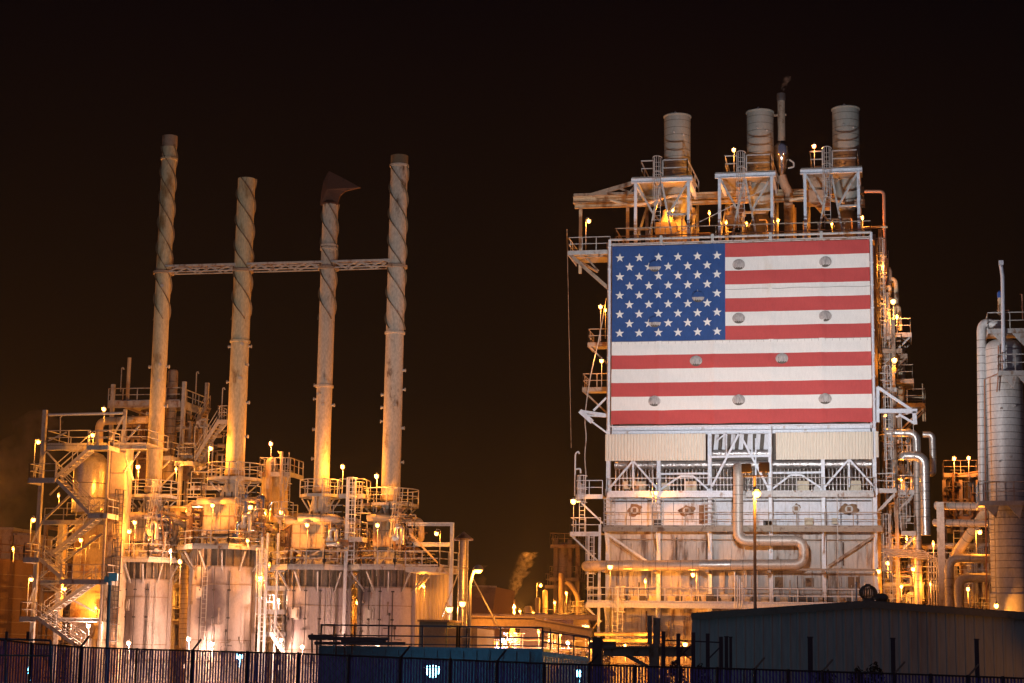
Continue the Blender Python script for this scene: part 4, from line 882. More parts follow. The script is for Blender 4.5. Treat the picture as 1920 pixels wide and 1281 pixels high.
    m = MB(); m.tube([(xa-.4, Yf-.25, z1-.2), (xb-.2, Yf-.25, z1-.2), (xb+.9, Yf-.1, z1-.35)], .28, 14, .4); m.build('header_duct', M['duct'], t)
    m = MB(); m.lathe((x, YS, 0), [(Rr*.85, zd), (Rr*.8, zd+.35), (max(.9, Rr*.45), z0-.05)], 24); m.build('roof_transition', M['wallo'], t)
    if xbrace:
        m = MB(); m.bar((xa, Yf, z0), (xb, Yf, zd), .12); m.bar((xb, Yf, z0), (xa, Yf, zd), .12); 
        for u in (xa, xb): m.bar((u, Yf, z0), (u, Yf, zd), .14)
        m.build('box_support', M['steel'], t)
    else:
        for u in (xa+.1, xb-.1):
            m = MB(); m.box((u-.08, Yf+.1, zd), (u+.08, Yf+.26, z0)); m.build('box_leg', M['steel'], t)
    # cone up to the chimney, ring platform
    pyr, rr, kind = ring; zr = Z(pxc+10, pyr, YS-rr); xc = xs_
    m = MB(); hw = (xb-xa)/2; cxm = (xa+xb)/2
    m.lathe((xc, YS, 0), [(max(.9, rr*.62), z1-.02), (.66, zr-.35), (.66, zr+.1)], 24); m.build('stack_cone', M['wallo'], t)
    m = MB()
    for k in range(14): a = 2*math.pi*k/14; m.bar((xc+1.25*math.cos(a), YS+1.25*math.sin(a), z1+.02), (xc+1.25*math.cos(a), YS+1.25*math.sin(a), z1+.55), .09)
    m.build('spring_post', M['steeld'], t)
    n = 24 if kind == 'round' else 8
    pts = [(xc + rr*math.cos(2*math.pi*(k+.5)/n), YS + rr*math.sin(2*math.pi*(k+.5)/n)) for k in range(n)]
    m = MB(); m.prism(pts, zr-.07, zr); m.build('ring_deck', M['grate'], t)
    m = MB()
    for k in range(n): a, b = pts[k], pts[(k+1)%n]; m.bar((a[0], a[1], zr-.10), (b[0], b[1], zr-.10), .07, .22)
    m.build('ring_edge', M['steel'], t)
    m = MB()
    for h in (1.07, .56): m.tube([(p[0], p[1], zr+h) for p in pts+[pts[0]]], .038, 6)
    for k in range(0, n, max(1, n//8)): m.bar((pts[k][0], pts[k][1], zr), (pts[k][0], pts[k][1], zr+1.07), .07)
    m.build('ring_railing', M['steel'], t)
    for k in range(6):
        a = math.pi*2*(k+.5)/6; e = Vector((math.cos(a), math.sin(a), 0)); m = MB(); c0 = Vector((xc, YS, 0)); m.bar(c0+e*(rr*.92)+Vector((0,0,zr-.3)), c0+e*.8+Vector((0,0,zr-1.25)), .09); m.build('ring_bracket', M['steel'], t)
    # ladder from the deck to the ring platform, catwalks beside the box
    m = MB(); lx = xb + .35; m.ladder((lx, YS-rd*.55, zd), (xc+rr*.6, YS-rr*.95, zr+1.0), .42, cage=True); m.build('caged_ladder', M['steel'], t)
    for cz, ca, cb in ((z0+(z1-z0)*.30, xb+.15, xb+2.0), (z1+.15, xa-1.3, xa-.1), (z1-.1, xb+.1, xb+1.5)):
        m = MB(); m.box((ca, YS-rd*.62, cz-.05), (cb, YS-rd*.62+.9, cz)); m.rail([(ca, YS-rd*.62+.9, cz), (ca, YS-rd*.62, cz), (cb, YS-rd*.62, cz), (cb, YS-rd*.62+.9, cz)], 1.0, .7, .05, toe=0); m.build('catwalk', M['steel'], t)
    for k in range(10):
        aa = -math.pi/2 + (k-4.5)*.27; q = Vector((x+rd*.86*math.cos(aa), YS+rd*.86*math.sin(aa), zd)); m = MB(); h_ = [.5,.9,1.4,.7,1.1][k % 5]; m.tube([q, q+Vector((0,0,h_)), q+Vector((.5,.25,h_))], .05, 6, .1); m.cbox(q+Vector((0,0,h_*.5)), .22, .2, .26); m.build('valve_stand', M[['steeld','rustst','brown'][k % 3]], t)
    # pipework on the deck
    manifold(t, xb+.1, min(xb+2.1, x+rd), YS-rd*.75, YS+.5, zd+.3, z1+.2, 30, seed, ('duct','brown','cladm','rustst','steel','shiny'), .2)
    manifold(t, x-rd*.9, xa-.1, YS-rd*.4, YS+1, zd+.2, z1-.2, 14, seed+50, ('duct','brown','rustst'))
    r_ = random.Random(seed)
    a = Vector((xb+.75, YS-rd*.72, z0+.55)); m = MB(); m.tube([a, a+Vector((0,0,.75)), a+Vector((.45,0,.75)), a+Vector((.45,0,-.5))], .16, 10, .3); m.tube([a+Vector((-.02,-.1,.0)), a+Vector((-.02,.15,0))], .27, 14); m.build('hairpin_pipe', M['clad'], t)
    return t, x, zd, z1, zr
f1 = furnace(X1, 275, 1.92, 1048, 2.95, (247,963,275,1014,2.6,131.0-.3), (926,1.85,'oct'), 'round pale furnace with a sooty stripe, under the tallest chimney', 1)
f2 = furnace(X2, 421, 2.38, 1023, 3.55, (383,935,447,1000,3.2,130.2), (893,2.0,'round'), 'widest round furnace carrying the highest cream box, under the rust spotted chimney', 2, xbrace=True)
f3 = furnace(X3, 598, 2.34, 1062, 3.55, (549,972,609,1028,3.0,130.4), (925,1.55,'oct'), 'round furnace with a large purple grey soot cloud on its shell, under the slimmest chimney', 3, xbrace=True)
f4 = furnace(X4, 728, 1.93, 1062, 3.35, (701,966,732,1024,2.6,130.6), (942,2.05,'round'), 'round pale furnace beside the cream corrugated wall, under the peeling chimney', 4)
# soot clouds on the shells: dark stains with a shape of their own
def soot(t, x, Rr, a0, z0, wa, hz, seed):
    m = MB(); r = random.Random(seed); n = 18; rows = 10; vs = []
    ph = [r.uniform(0, 6) for _ in range(3)]
    for j in range(rows+1):
        tt = j/rows*2-1; w = wa*math.sqrt(max(0, 1-tt*tt))*(1+.2*math.sin(3*tt+ph[0]))
        for i in range(n+1): a = -math.pi/2 + a0 + w*(-1+2*i/n) + .05*math.sin(4*tt+ph[1]); vs.append((x+(Rr+.006)*math.cos(a), YS+(Rr+.006)*math.sin(a), z0+hz*tt))
    m.add(vs, [(j*(n+1)+i, j*(n+1)+i+1, (j+1)*(n+1)+i+1, (j+1)*(n+1)+i) for j in range(rows) for i in range(n)], True); return m
# ================================================================== stair tower
YT = 127.0
ts = thing('stair_tower', (X(150,1200,YT), YT+2, 0), 'zigzag steel stair tower with landings, the one beside the big brown tank wall', 'stair tower')
def col(px, py, ptop, Y, w=.26, mt='steel', t=ts, zbot=0):
    a = at(px, py, Y); m = MB(); m.box((a.x-w/2, Y-w/2, zbot), (a.x+w/2, Y+w/2, Z(px, ptop, Y))); return m.build('column', M[mt], t)
col(77, 905, 769, YT+2.2, .30); col(233.5, 800, 768, YT+2.2, .22); col(199, 1100, 830, YT+2.4, .3); col(110, 1100, 980, YT+5, .3)
m = MB(); m.tube(P((91,778,YT+2.2),(230,775,YT+2.2)), .10, 8); m.build('head_pipe', M['steelw'], ts)
for a, b, w in (((85,829),(125,811),.14), ((63,892),(86,846),.14), ((88,848),(112,874),.16), ((205,832),(232,780),.16), ((233,832),(262,797),.16), ((57,1025),(80,976),.14), ((82,975),(131,929),.2), ((93,928),(110,911),.14), ((120,1052),(192,1001),.2), ((75,1083),(96,1065),.2), ((80,1095),(180,1148),.16), ((74,1086),(125,1113),.14), ((48,1148),(64,1102),.12), ((232,887),(262,846),.16), ((234,850),(250,900),.13)):
    m = MB(); m.bar(at(*a, YT+2), at(*b, YT+2), w*.72); m.build('brace', M['steel'], ts)
for px0, px1, py, h in ((80,195,980,.34), (76,200,1091,.3), (100,190,1162,.3), (88,275,838,.5)):
    a, b = at(px0,py,YT+2), at(px1,py,YT+2); m = MB(); m.ibeam(a, (b.x, b.y, a.z), .25, h, .05); m.build('cross_beam', M['steel'], ts)
z = Z(150,834,YT+1.9); m = MB(); m.box((X(88,834,YT+1.9), YT+1.9, z-.06), (X(275,834,YT+1.9), YT+6, z)); m.build('top_deck', M['grate'], ts)
m = MB(); xa_, xb_ = X(88,834,YT+1.9), X(275,834,YT+1.9); m.rail([(xa_, YT+6, z), (xa_, YT+1.9, z), (X(168,834,YT+1.9), YT+1.9, z)], 1.07, 1.8, .06); m.rail([(X(180,834,YT+1.9), YT+1.9, z), (xb_, YT+1.9, z), (xb_, YT+6, z)], 1.07, 1.8, .06); m.build('top_railing', M['steel'], ts)
flights = [((105,895),(166,842),YT+.9),((167,962),(106,900),YT-.1),((95,1040),(186,966),YT+.9),((115,1083),(73,1047),YT-.1),((82,1154),(172,1091),YT+.9),((150,1215),(67,1157),YT-.1)]
for lo, hi, Y in flights:
    m = MB(); m.stair(at(*lo, Y), at(*hi, Y), Y-.02, Y+.85); m.build('stair_flight', M['steel'], ts)
def land(x0, x1, py, Y0, Y1, end, h=.34):
    a, b = X(x0,py,Y0), X(x1,py,Y0); z = Z((x0+x1)/2, py, Y0); m = MB(); m.box((a, Y0, z-.07), (b, Y1, z)); m.build('landing', M['grate'], ts)
    m = MB(); m.box((a-.03, Y0-.06, z-h), (b+.03, Y0-.01, z+.03)); m.box((a-.07 if end < 0 else b+.02, Y0, z-h), (a-.02 if end < 0 else b+.07, Y1, z+.03)); m.build('landing_edge', M['steel'], ts)
    m = MB(); m.rail([(b, Y0, z), (a, Y0, z), (a, Y1, z)] if end < 0 else [(a, Y0, z), (b, Y0, z), (b, Y1, z)], 1.07, 1.0, .055, toe=0); m.build('landing_railing', M['steel'], ts)
land(54,103,897,YT-.2,YT+1.9,-1); land(166,200,963,YT-.2,YT+1.9,1); land(45,73,1046,YT-.2,YT+1.9,-1); land(113,200,1087,YT-.2,YT+1.9,1); land(38,67,1157,YT-.2,YT+1.9,-1); land(164,202,836,YT-.2,YT+1.9,1,.3)
for px, py in ((125,968),(125,1053),(168,1030)): m = MB(); a = at(px,py,YT+4); m.rail([a, a+Vector((1.5,0,0))], 1.0, .8, .05, toe=0); m.build('rear_railing', M['steel'], ts)
# tall cream duct beside the stair
t = thing('tall_duct', (X(218,1200,129.5), 129.5, 0), 'tall flat cream duct glowing orange, rising behind the stair tower landings', 'duct')
xa_, xb_ = X(207,900,129), X(234,900,129); m = MB(); m.box((xa_, 129, 0), (xb_, 130.4, Z(220,829,129))); m.build('duct_body', M['box'], t)
m = MB(); 
for k in range(11): z = 1.5+k*1.55; m.box((xa_-.03, 128.95, z), (xb_+.03, 128.99, z+.06))
m.build('duct_flange', M['brown'], t)
m = MB(); m.box((xa_-.22, 128.7, 0), (xa_-.06, 128.95, Z(205,828,129))); m.build('edge_channel', M['cladm'], t)
m = MB(); a = at(224,1010,128.9); m.ladder((a.x, 128.8, 1), (a.x, 128.8, Z(222,920,129)), .42); m.build('caged_ladder', M['steeld'], t)
# vessels and pipes behind the stair tower
vessel(172, 848, 962, 33, 134, 'big rounded clad vessel behind the upper stair flights', 'clad', True, 1.1)
vessel(118, 985, 1200, 9, 133, 'narrow cream standpipe behind the lower stair flights', 'duct', False, 0, 'standpipe', 'pipe')
m = MB(); m.box((X(140,1000,134.5), 134.5, 0), (X(205,1000,134.5), 137, Z(170,972,134.5))); 
for k in range(9): z = .8+k*1.2; m.box((X(140,1000,134.5), 134.42, z), (X(205,1000,134.5), 134.49, z+.06))
tag(m.build('casing_wall', M['box']), 'broad cream casing wall glowing orange behind the stair flights', 'casing')
t = thing('round_fan', (X(158,1180,132), 132, 0), 'round dark rimmed fan housing at the foot of the stair tower', 'fan'); a = at(158,1183,132)
m = MB(); m.lathe((0,0,0), [(.9,0),(.9,.5),(.55,.55),(.5,.2)], 26); m.v = [(v[0]+a.x, 132-v[2], v[1]+a.z) for v in m.v]; m.build('housing', M['brown'], t); m = MB(); m.box((a.x-.8,131.6,0),(a.x+.8,132.4,a.z-.6)); m.build('plinth', M['cladm'], t)
pipe(P((186,838,134),(186,790,134),(276,787,134)), .30, 'cream elbow pipe rising behind the top stair landing and running to the tallest chimney', 'duct', .6, 'elbow_pipe', .7)
m = MB(); m.tube(P((113,812,133),(113,782,133),(116,781,133)), .05, 6); tag(m.build('vent_pipe', M['steel']), 'thin hooked vent pipe standing on the top stair deck', 'pipe')
# ------------------------------------------------------------------ upper reactor structure
YU = 138.0
tu = thing('reactor_structure', (X(290,900,YU+2), YU+2.5, 0), 'dim high steel structure with a railed top deck and stair behind the tallest chimney', 'steel structure')
for px, pt, Y in ((206,721,YU), (340,716,YU), (383,718,YU+5.3), (352,760,YU+5)): a = at(px, 850, Y); m = MB(); m.box((a.x-.14, Y-.14, 0), (a.x+.14, Y+.14, Z(px,pt,Y))); m.build('column', M['steel'], tu)
z = Z(270,753,YU); xa_, xb_ = X(203,753,YU), X(338,753,YU)
m = MB(); m.box((xa_, YU, z-.07), (xb_, YU+5.3, z)); m.build('deck', M['grate'], tu)
m = MB(); m.box((xa_, YU-.08, z-.5), (xb_, YU-.02, z+.04)); m.box((xb_+.01, YU, z-.5), (xb_+.07, YU+5.3, z+.04)); m.build('deck_edge', M['steel'], tu)
m = MB(); m.rail([(xa_, YU, z), (xb_, YU, z), (xb_, YU+5.3, z)], 1.07, 1.2, .065); m.build('railing', M['steel'], tu)
m = MB(); m.bar(at(228,760,YU+.2), at(262,775,YU+.2), .12); m.bar(at(235,762,YU+1), at(280,780,YU+1), .12); m.bar(at(345,770,YU+2), at(375,790,YU+4), .12); m.build('brace', M['brown'], tu)
Y = YU-1; m = MB(); m.stair(at(365,862,Y), at(411,787,Y), Y, Y+1.1); m.build('stair_flight', M['steel'], tu)
Y = YU+3; m = MB(); m.stair(at(343,846,Y), at(386,762,Y), Y, Y+.9); m.build('stair_flight', M['brown'], tu)
plat(408, 426, 788, YU-1, YU+1, 'steel', tu, left=True); plat(328, 362, 866, YU-1.5, YU+1, 'steel', tu, left=True, br=False)
plat(358, 420, 912, YU-4, YU-2, 'steel', tu, br=False); plat(275, 320, 856, YU-3, YU, 'steel', tu)
for px, py, Y in ((226,690,YU+2), (366,698,YU+4), (384,720,YU+4), (415,728,YU-.5), (363,800,YU-1)):
    a = at(px, py+ (60 if px != 226 else 45), Y); m = MB(); m.tube([a, (a.x, a.y, Z(px,py,Y)), (a.x+.12, a.y, Z(px,py-1,Y)), (a.x+.2, a.y, Z(px,py+3,Y))], .045, 6, .1); m.build('vent_pipe', M['steel'], tu)
for px, ya, yb in ((375,800,735),(397,836,735),(345,712,720)): pass
manifold(tu, X(340,800,YU), X(420,800,YU), YU-1, YU+4, Z(350,900,YU), Z(350,780,YU), 22, 61, ('steel','brown','steeld'))
manifold(tu, X(210,800,YU), X(335,800,YU), YU+1, YU+4, Z(350,860,YU), Z(350,770,YU), 22, 62, ('brown','rustst','duct'))
vessel(243, 671, 760, 3.6, 138.5, 'plain tall standpipe rising above the high railed deck', 'duct', False, 0, 'standpipe', 'pipe')
vessel(325, 692, 900, 10, 139, 'slim domed tower banded with hoops just behind the tallest chimney', 'brown', True, .6)
vessel(290, 760, 900, 30, 143, 'wide rusty vessel under the high railed deck', 'rustst', True, 1.2)
vessel(362, 790, 900, 20, 143, 'dark rounded vessel under the outer stair of the high structure', 'brown', True, 1.2)
# domed vessel between the second and third chimney
tv = vessel(517, 880, 968, 26, 137, 'domed streaky vessel with a railed top between the rust spotted and the slimmest chimney', 'stack', True, 0)
m = MB(); m.tube(P((503,962,135.3),(504,866,135.3),(512,862,135.3),(516,885,136)), .27, 14, .35); m.build('overhead_line', M['duct'], tv)
m = MB(); m.tube(P((527,962,135),(528,847,135)), .13, 10); m.tube(P((521,846,135),(527,853,135)), .06, 6); m.build('riser', M['duct'], tv)
plat(486, 543, 886, 135.2, 138.5, 'steel', tv, left=True, br=False)
m = MB(); m.ladder(at(537,962,135.2), at(540,860,135.2), .42, cage=True); m.bar(at(542,890,135.2), at(536,918,135.2), .12); m.build('caged_ladder', M['steel'], tv)
for px, py in ((541,848),(487,858)): m = MB(); a = at(px, 880, 135.3); m.tube([a, (a.x, a.y, Z(px,py,135.3))], .04, 6); m.build('vent_pipe', M['steel'], tv)
# ladder tower between the third and fourth chimney
tl = thing('ladder_tower', (X(660,1050,130), 130, 0), 'tall caged access ladder with small landings between the slimmest and the peeling chimney', 'ladder')
m = MB(); m.ladder(at(657,1058,129.6), at(661,897,129.6), .5, r=.07); m.build('caged_ladder', M['steelw'], tl)
m = MB(); a = at(648,1060,129.8); m.box((a.x-.1,129.7,0),(a.x+.1,129.9,Z(651,900,129.8))); m.build('post', M['steelw'], tl)
m = MB(); m.ladder(at(668,1010,130.6), at(674,905,130.6), .45, r=.06); m.build('caged_ladder', M['steel'], tl)
plat(636, 680, 927, 130, 132, 'steel', tl, br=False); plat(655, 678, 1008, 129.2, 130.6, 'steel', tl, br=False)
# portal, cream duct and wall beside the last furnace
tp = thing('portal_frame', (X(845,1160,130), 130, 0), 'pale steel portal with a bent cream duct beside the peeling chimney', 'portal frame')
col(846, 1080, 980, 130, .24, 'steelw', tp)
m = MB(); a, b = at(765,983,130), at(848,981,130); m.ibeam(a, (b.x, b.y, a.z), .2, .26, .05); a, b = at(775,1021,130), at(843,1020,130); m.ibeam(a, (b.x, b.y, a.z), .2, .3, .05); m.build('cross_beam', M['steelw'], tp)
m = MB(); m.tube(P((760,976,130.8),(789,977,130.8),(790,1015,130.8),(768,1010,130.8)), .24, 12, .35); m.build('bent_duct', M['duct'], tp)
m = MB(); m.bar(at(768,1000,129.6), at(842,1078,129.6), .12); m.bar(at(768,1000,130.2), at(842,1078,130.2), .12); m.build('diagonal', M['duct'], tp)
# outer deck that tapers past the last furnace
td = thing('outer_walkway', (X(800,1066,129.2), 130, Z(790,1066,129)-.3), 'railed walkway running from the last furnace towards the portal frame', 'walkway')
zq = f4[2]; m = MB(); pp = [(X(760,1062,128.9),128.9),(X(822,1068,128.9),128.9),(X(822,1068,128.9)+1.3,132.5),(X(760,1062,128.9),133)]
m.prism(pp, zq-.36, zq-.005); m.build('walkway_deck', M['steel'], td); m = MB(); m.rail([(p_[0], p_[1], zq+.04) for p_ in pp[:3]], 1.07, 1.1, .065); m.build('walkway_railing', M['steel'], td)
corr('corrugated_wall', X(772,1100,135), X(842,1100,135), 0, Z(800,1074,135), 135, M['corr'], None, .3, .06); o = COL.objects['corrugated_wall']; tag(o, 'cream corrugated wall glowing orange beside the last round furnace', 'wall')
# ------------------------------------------------------------------ racks and vessels between the furnaces
def RX(px, Y): return X(px, 1100, Y)
rack('pipe_rack', 'orange lit pipework in the gap between the tallest and the shortest chimney furnaces', RX(300,138), RX(400,138), 138, 143, [2.4, 4.8, 7.6, 10.5, 13.5], 31, 60, 5, 'brown')
rack('pipe_rack', 'dense orange lit pipework in the gap beside the widest round furnace', RX(470,137.5), RX(556,137.5), 137.5, 142, [2.2, 4.6, 7.2, 10, 12.6], 32, 72, 5, 'steel')
rack('pipe_rack', 'narrow orange lit pipework in the gap between the sooty and the last round furnace', RX(640,137), RX(700,137), 137, 141, [2.4, 5, 7.6, 10.4], 33, 46, 3, 'brown')
rack('pipe_rack', 'orange lit pipework behind the stair tower and the tall cream duct', RX(80,139), RX(260,139), 139, 144, [2.5, 5, 7.5, 10, 12.5], 34, 60, 6, 'brown')
rack('pipe_rack', 'small orange lit pipework high behind the cream boxes', RX(560,139), RX(760,139), 141, 144, [3, 6, 9], 35, 34, 5, 'brown')
pipe(P((345,1060,134.5),(343,1215,134.5)), .30, 'banded cream riser between the first round furnace and the widest one', 'duct', .3, 'riser_pipe', .35)
pipe(P((322,1058,134),(352,1062,134)), .25, 'short cream crosspipe above the banded riser', 'duct', .3, 'crosspipe', 0)
pipe(P((540,968,133.5),(500,970,133.5),(452,962,133.5)), .42, 'wide cream pipe linking the widest furnace box to the domed vessel', 'duct', .6, 'crossover_pipe', .5)
pipe(P((446,932,131),(458,935,131),(470,975,131),(476,985,132)), .33, 'thick shiny elbow beside the highest cream box', 'clad', .5, 'crossover_pipe', .4)
pipe(P((560,971,129.6),(630,972,129.6),(650,985,131)), .30, 'dark ended duct bending off the top of the sooty furnace box', 'cladm', .5, 'crossover_pipe', .5)
pipe(P((270,968,129.8),(330,975,131),(352,990,132)), .22, 'brown pipe bending off the box under the tallest chimney', 'cladm', .5, 'crossover_pipe', .5)
pipe(P((613,1020,129),(632,1019,129),(640,1022,130)), .20, 'short bright lagged pipe beside the sooty furnace box', 'clad', .2, 'crossover_pipe', 0)
# ladder stairs between furnace two and three
tq = thing('access_stair', (X(510,1200,130), 131, 0), 'white stair and ladder frames in the gap between the widest and the sooty furnace', 'stair')
m = MB(); m.ladder(at(489,1210,129.5), at(492,1030,129.5), .42, r=.07); m.build('caged_ladder', M['steelw'], tq)
m = MB(); m.stair(at(532,1225,130), at(508,1188,130), 130, 130.9); m.build('stair_flight', M['steelw'], tq)
for py in (1186, 1144, 1100): plat(496, 534, py, 130.5, 132.5, 'steelw', tq, left=True, br=False)
for px in (487, 497, 517): a = at(px, 1150, 130.3); m = MB(); m.box((a.x-.07,130.2,0),(a.x+.07,130.4,Z(px,1000,130.3))); m.build('post', M['steelw'], tq)

# ================================================================== the middle distance
YM = 112.0
t = thing('capped_chimney', (X(869,1165,YM), YM, 0), 'short shiny clad chimney with a dark conical rain cap and guy wires', 'chimney')
a = at(869.5, 1013, YM); m = MB(); m.lathe((a.x, YM, 0), [(.30, 0), (.30, a.z)], 24); m.build('shaft', M['clad'], t)
m = MB(); m.lathe((a.x, YM, 0), [(.335, Z(869,1068,YM)), (.35, Z(869,1068,YM)+.1), (.30, Z(869,1068,YM)+.12)], 20); m.build('band', M['steel'], t)
m = MB(); z = a.z; m.lathe((a.x, YM, 0), [(.58, z+.0), (.58, z+.10), (.55, z+.11), (.02, z+.52)], 24); m.build('rain_cap', M['brown'], t)
for p, q in (((883,1078),(957,1216)), ((858,1078),(838,1130)), ((838,1130),(828,1158))):
    m = MB(); m.bar(at(*p, YM), at(*q, YM-3 if q[0] > 900 else YM), .06 if p[0] != 838 else .10); m.build('guy_wire', M['steel'], t)
m = MB(); a = at(859,1166,YM); m.bar((a.x, YM, a.z), (a.x, YM, a.z+3.4), .05); m.build('side_pole', M['steel'], t)
for px_, py_, y1_, Y_, lb_ in ((905,1128,0,172,'slim far vessel beside the tapering olive building'),(936,1140,0,172,'short far vessel just beside the thin exhaust pipe'),(1008,1120,0,174,'far vessel before the distant pipework between plume and dark tower'),(1022,1106,0,176,'taller far vessel close to the far dark tower'),(990,1136,0,173,'squat far vessel below the leaning plume')):
    vessel(px_, py_, 1200, 5 if px_ != 990 else 8, Y_, lb_, 'brown', True, 1.2, 'far_vessel', 'vessel', True)
# street lamp with the curved arm
def streetlamp(px, py, pole, Y, label, kind='s', power=900, r=.26):
    c = at(px, py, Y); b = at(pole[0], pole[1], Y); t = thing('street_lamp', (b.x, Y, 0), label, 'street lamp')
    m = MB(); m.tube([(b.x, Y, 0), at(pole[2], pole[3], Y), (c.x+(b.x-c.x)*.55, Y, c.z+.16), (c.x, Y, c.z+.18)], .09, 8, 1.0); m.build('pole', M['steel'], t)
    m = MB(); m.lathe(c, [(r*1.15, .0), (r*1.1, .14), (r*.7, .26), (.06, .3)], 16, True, cap=False); m.build('hood', M['steel'], t)
    m = MB(); m.lathe(c, [(.02, -r*.75), (r*.6, -r*.55), (r*.95, -r*.1), (r*.95, .02)], 14, True); m.build('glass', M['glow'], t)
    point('lamp_light', (c.x, Y-.3, c.z-r-.1), SODIUM, power, t, .08); return t
streetlamp(897, 1069, (884,1165,881,1092), 108, 'street lamp with a curved arm beside the capped chimney')
# flood mast with the bright orange lamp
YP = 101.0
c = at(1415.5, 1140, YP); t = thing('flood_mast', (c.x, YP, 0), 'tall thin mast with a bright orange lamp and two dark floodlight boxes', 'light mast')
m = MB(); zl = Z(1415,893,YP); m.tube([(c.x, YP, 0), (c.x+.02, YP, zl)], .10, 10, r2=.075); m.build('pole', M['brown'], t)
m = MB(); m.bar(at(1393,893,YP), at(1440,892,YP), .07); m.build('cross_arm', M['steeld'], t)
FT = (X(1390,640,F), F, 26.5)
for px, py, w, tgt, pw in ((1399.5,878,.50,(FT[0]-5, F, 27),24500),(1432.5,876,.54,(FT[0]+7.0, F, 27),27500)):
    a = at(px, py, YP); m = MB(); m.cbox(a, w, .30, w*.92); m.cbox(a+Vector((0,.17,0)), w*1.06, .05, w*.98)
    h = m.build('flood_head', M['steeld'], t); m = MB(); m.cbox(a+Vector((0,.20,0)), w*.9, .012, w*.82); m.build('flood_glass', M['glowp'], h)
    m = MB(); m.bar(a+Vector((0,0,-w*.46)), (a.x, YP, zl), .06); m.build('yoke', M['steeld'], t)
    spot('flood_light', (a.x, a.y+.35, a.z), tgt, (.97, .97, 1.0), pw, t, 70, .8, .22)
a = at(1419, 924, YP); m = MB(); m.lathe(a, [(.22,.05),(.2,.16),(.08,.22)], 14); m.bar((c.x, YP, a.z+.2), a+Vector((0,0,.2)), .05); m.build('lamp_hood', M['steel'], t)
m = MB(); m.lathe(a, [(.03,-.26),(.16,-.2),(.22,-.05),(.2,.05)], 14, True); m.build('lamp_glass', M['glow'], t)
point('lamp_light', (a.x, a.y+.35, a.z-.2), SODIUM, 1500, t, .08); point('lamp_light', (a.x, a.y-.35, a.z-.2), SODIUM, 900, t, .08)
# left flood mast
YQ = 92.0
c = at(205, 1150, YQ); t = thing('flood_mast', (c.x, YQ, 0), 'dark mast with one blue grey floodlight head before the stair tower', 'light mast')
m = MB(); z = Z(206,1092,YQ); m.tube([(c.x, YQ, 0), (X(206,1092,YQ), YQ, z)], .09, 10); m.build('pole', M['steeld'], t)
a = at(208, 1083, YQ); m = MB(); m.cbox(a+Vector((.12,0,.02)), .42, .36, .42, .3); m.cbox(a+Vector((-.17,-.05,-.1)), .22, .3, .3); m.cbox(a+Vector((.02,-.1,-.22)), .14, .2, .35); h = m.build('flood_head', M['teal'], t)
m = MB(); m.cbox(a+Vector((.12,.22,.04)), .34, .02, .34); m.build('flood_glass', M['glowp'], h)
spot('flood_light', a+Vector((.12,.5,.15)), (X4-7, YS, 27), (1.0, .91, .80), 15000, t, 62, .9, .2)

# beige shed with a recessed front
t = thing('beige_shed', (X(820,1200,108), 109, 0), 'small beige shed with a flat roof behind the blue tank railing', 'shed')
Y = 108.0; x0, x1, x2 = X(786,1190,Y), X(838,1190,Y), X(894,1190,Y); z1 = Z(800,1166,Y)
m = MB(); m.box((x0, Y, 0), (x1, Y+4, z1)); m.build('front_wall', M['teal'], t); m = MB(); m.box((x0+.25, Y-.04, 0), (x1-.08, Y-.005, z1-.3)); m.build('front_panel', M['shed'], t)
m = MB(); m.box((x1+.002, Y+.1, 0), (x2, Y+5, z1-.35)); m.build('side_wall', M['shed'], t)
m = MB(); m.box((x0-.1, Y-.12, z1+.002), (x1+.15, Y+4.2, z1+.12)); m.build('roof', M['brown'], t)
# low pipe bridge, roofs and tanks far behind
t = thing('tapered_tank', (X(907,1150,150), 150, 0), 'dim olive building with one slanting side behind the curved street lamp', 'building')
Y = 150; pts = [at(878,1200,Y), at(917,1200,Y), at(930,1101,Y), at(884,1099,Y), at(878,1110,Y)]
m = MB(); n = 5; m.add([(p.x, Y, max(0,p.z)) for p in pts] + [(p.x, Y+8, max(0,p.z)) for p in pts], [(0,1,2,3,4)[::1], (9,8,7,6,5)] + [(k, (k+1)%5+0, (k+1)%5+5, k+5)[::-1] for k in range(5)]); m.build('wall', M['brick'], t)
m = MB(); m.bar(at(884,1098.5,Y-.1), at(931,1100.5,Y-.1), .14); m.build('coping', M['brown'], t)
def longpipe(p, q, r, label, mt='duct', Y=118, box=False, name='long_pipe', cat='pipe'):
    a, b = at(*p, Y), at(*q, Y); m = MB()
    if box: m.ibeam(a, b, .4, r*2, .08)
    else: m.tube([a, b], r, 10)
    tag(m.build(name, M[mt]), label, cat)
longpipe((886,1155),(1120,1158),.16,'cream pipe crossing level above the pipe bridge towards the furnace tower','duct',116)
longpipe((884,1166),(1003,1168),.35,'wide cream girder lying level behind the blue tank railing','duct',112,True,'girder','girder')
longpipe((1003,1167),(1110,1186),.25,'cream girder sloping down towards the foot of the furnace tower','duct',112,True,'girder','girder')
longpipe((1003,1176),(1105,1196),.10,'thin cream pipe sloping down under the girder','duct',112)
t = thing('low_building', (X(1040,1170,125), 126, 0), 'long low brown building behind the sloping girder', 'building'); m = MB(); m.box((X(975,1160,125),125,0),(X(1075,1160,125),131,Z(1000,1158,125))); m.build('wall', M['brick'], t); m = MB(); m.box((X(973,1160,125),124.7,Z(1000,1158,125)+.002),(X(1077,1160,125),131.2,Z(1000,1155,125))); m.build('roof', M['brown'], t)
m = MB(); m.cbox(at(1005,1157,122), 1.3, .5, .5); m.bar(at(997,1160,122), at(1015,1155,122), .2); tag(m.build('roof_hood', M['steeld']), 'small dark hood on the roof edge of the long low building', 'hood')
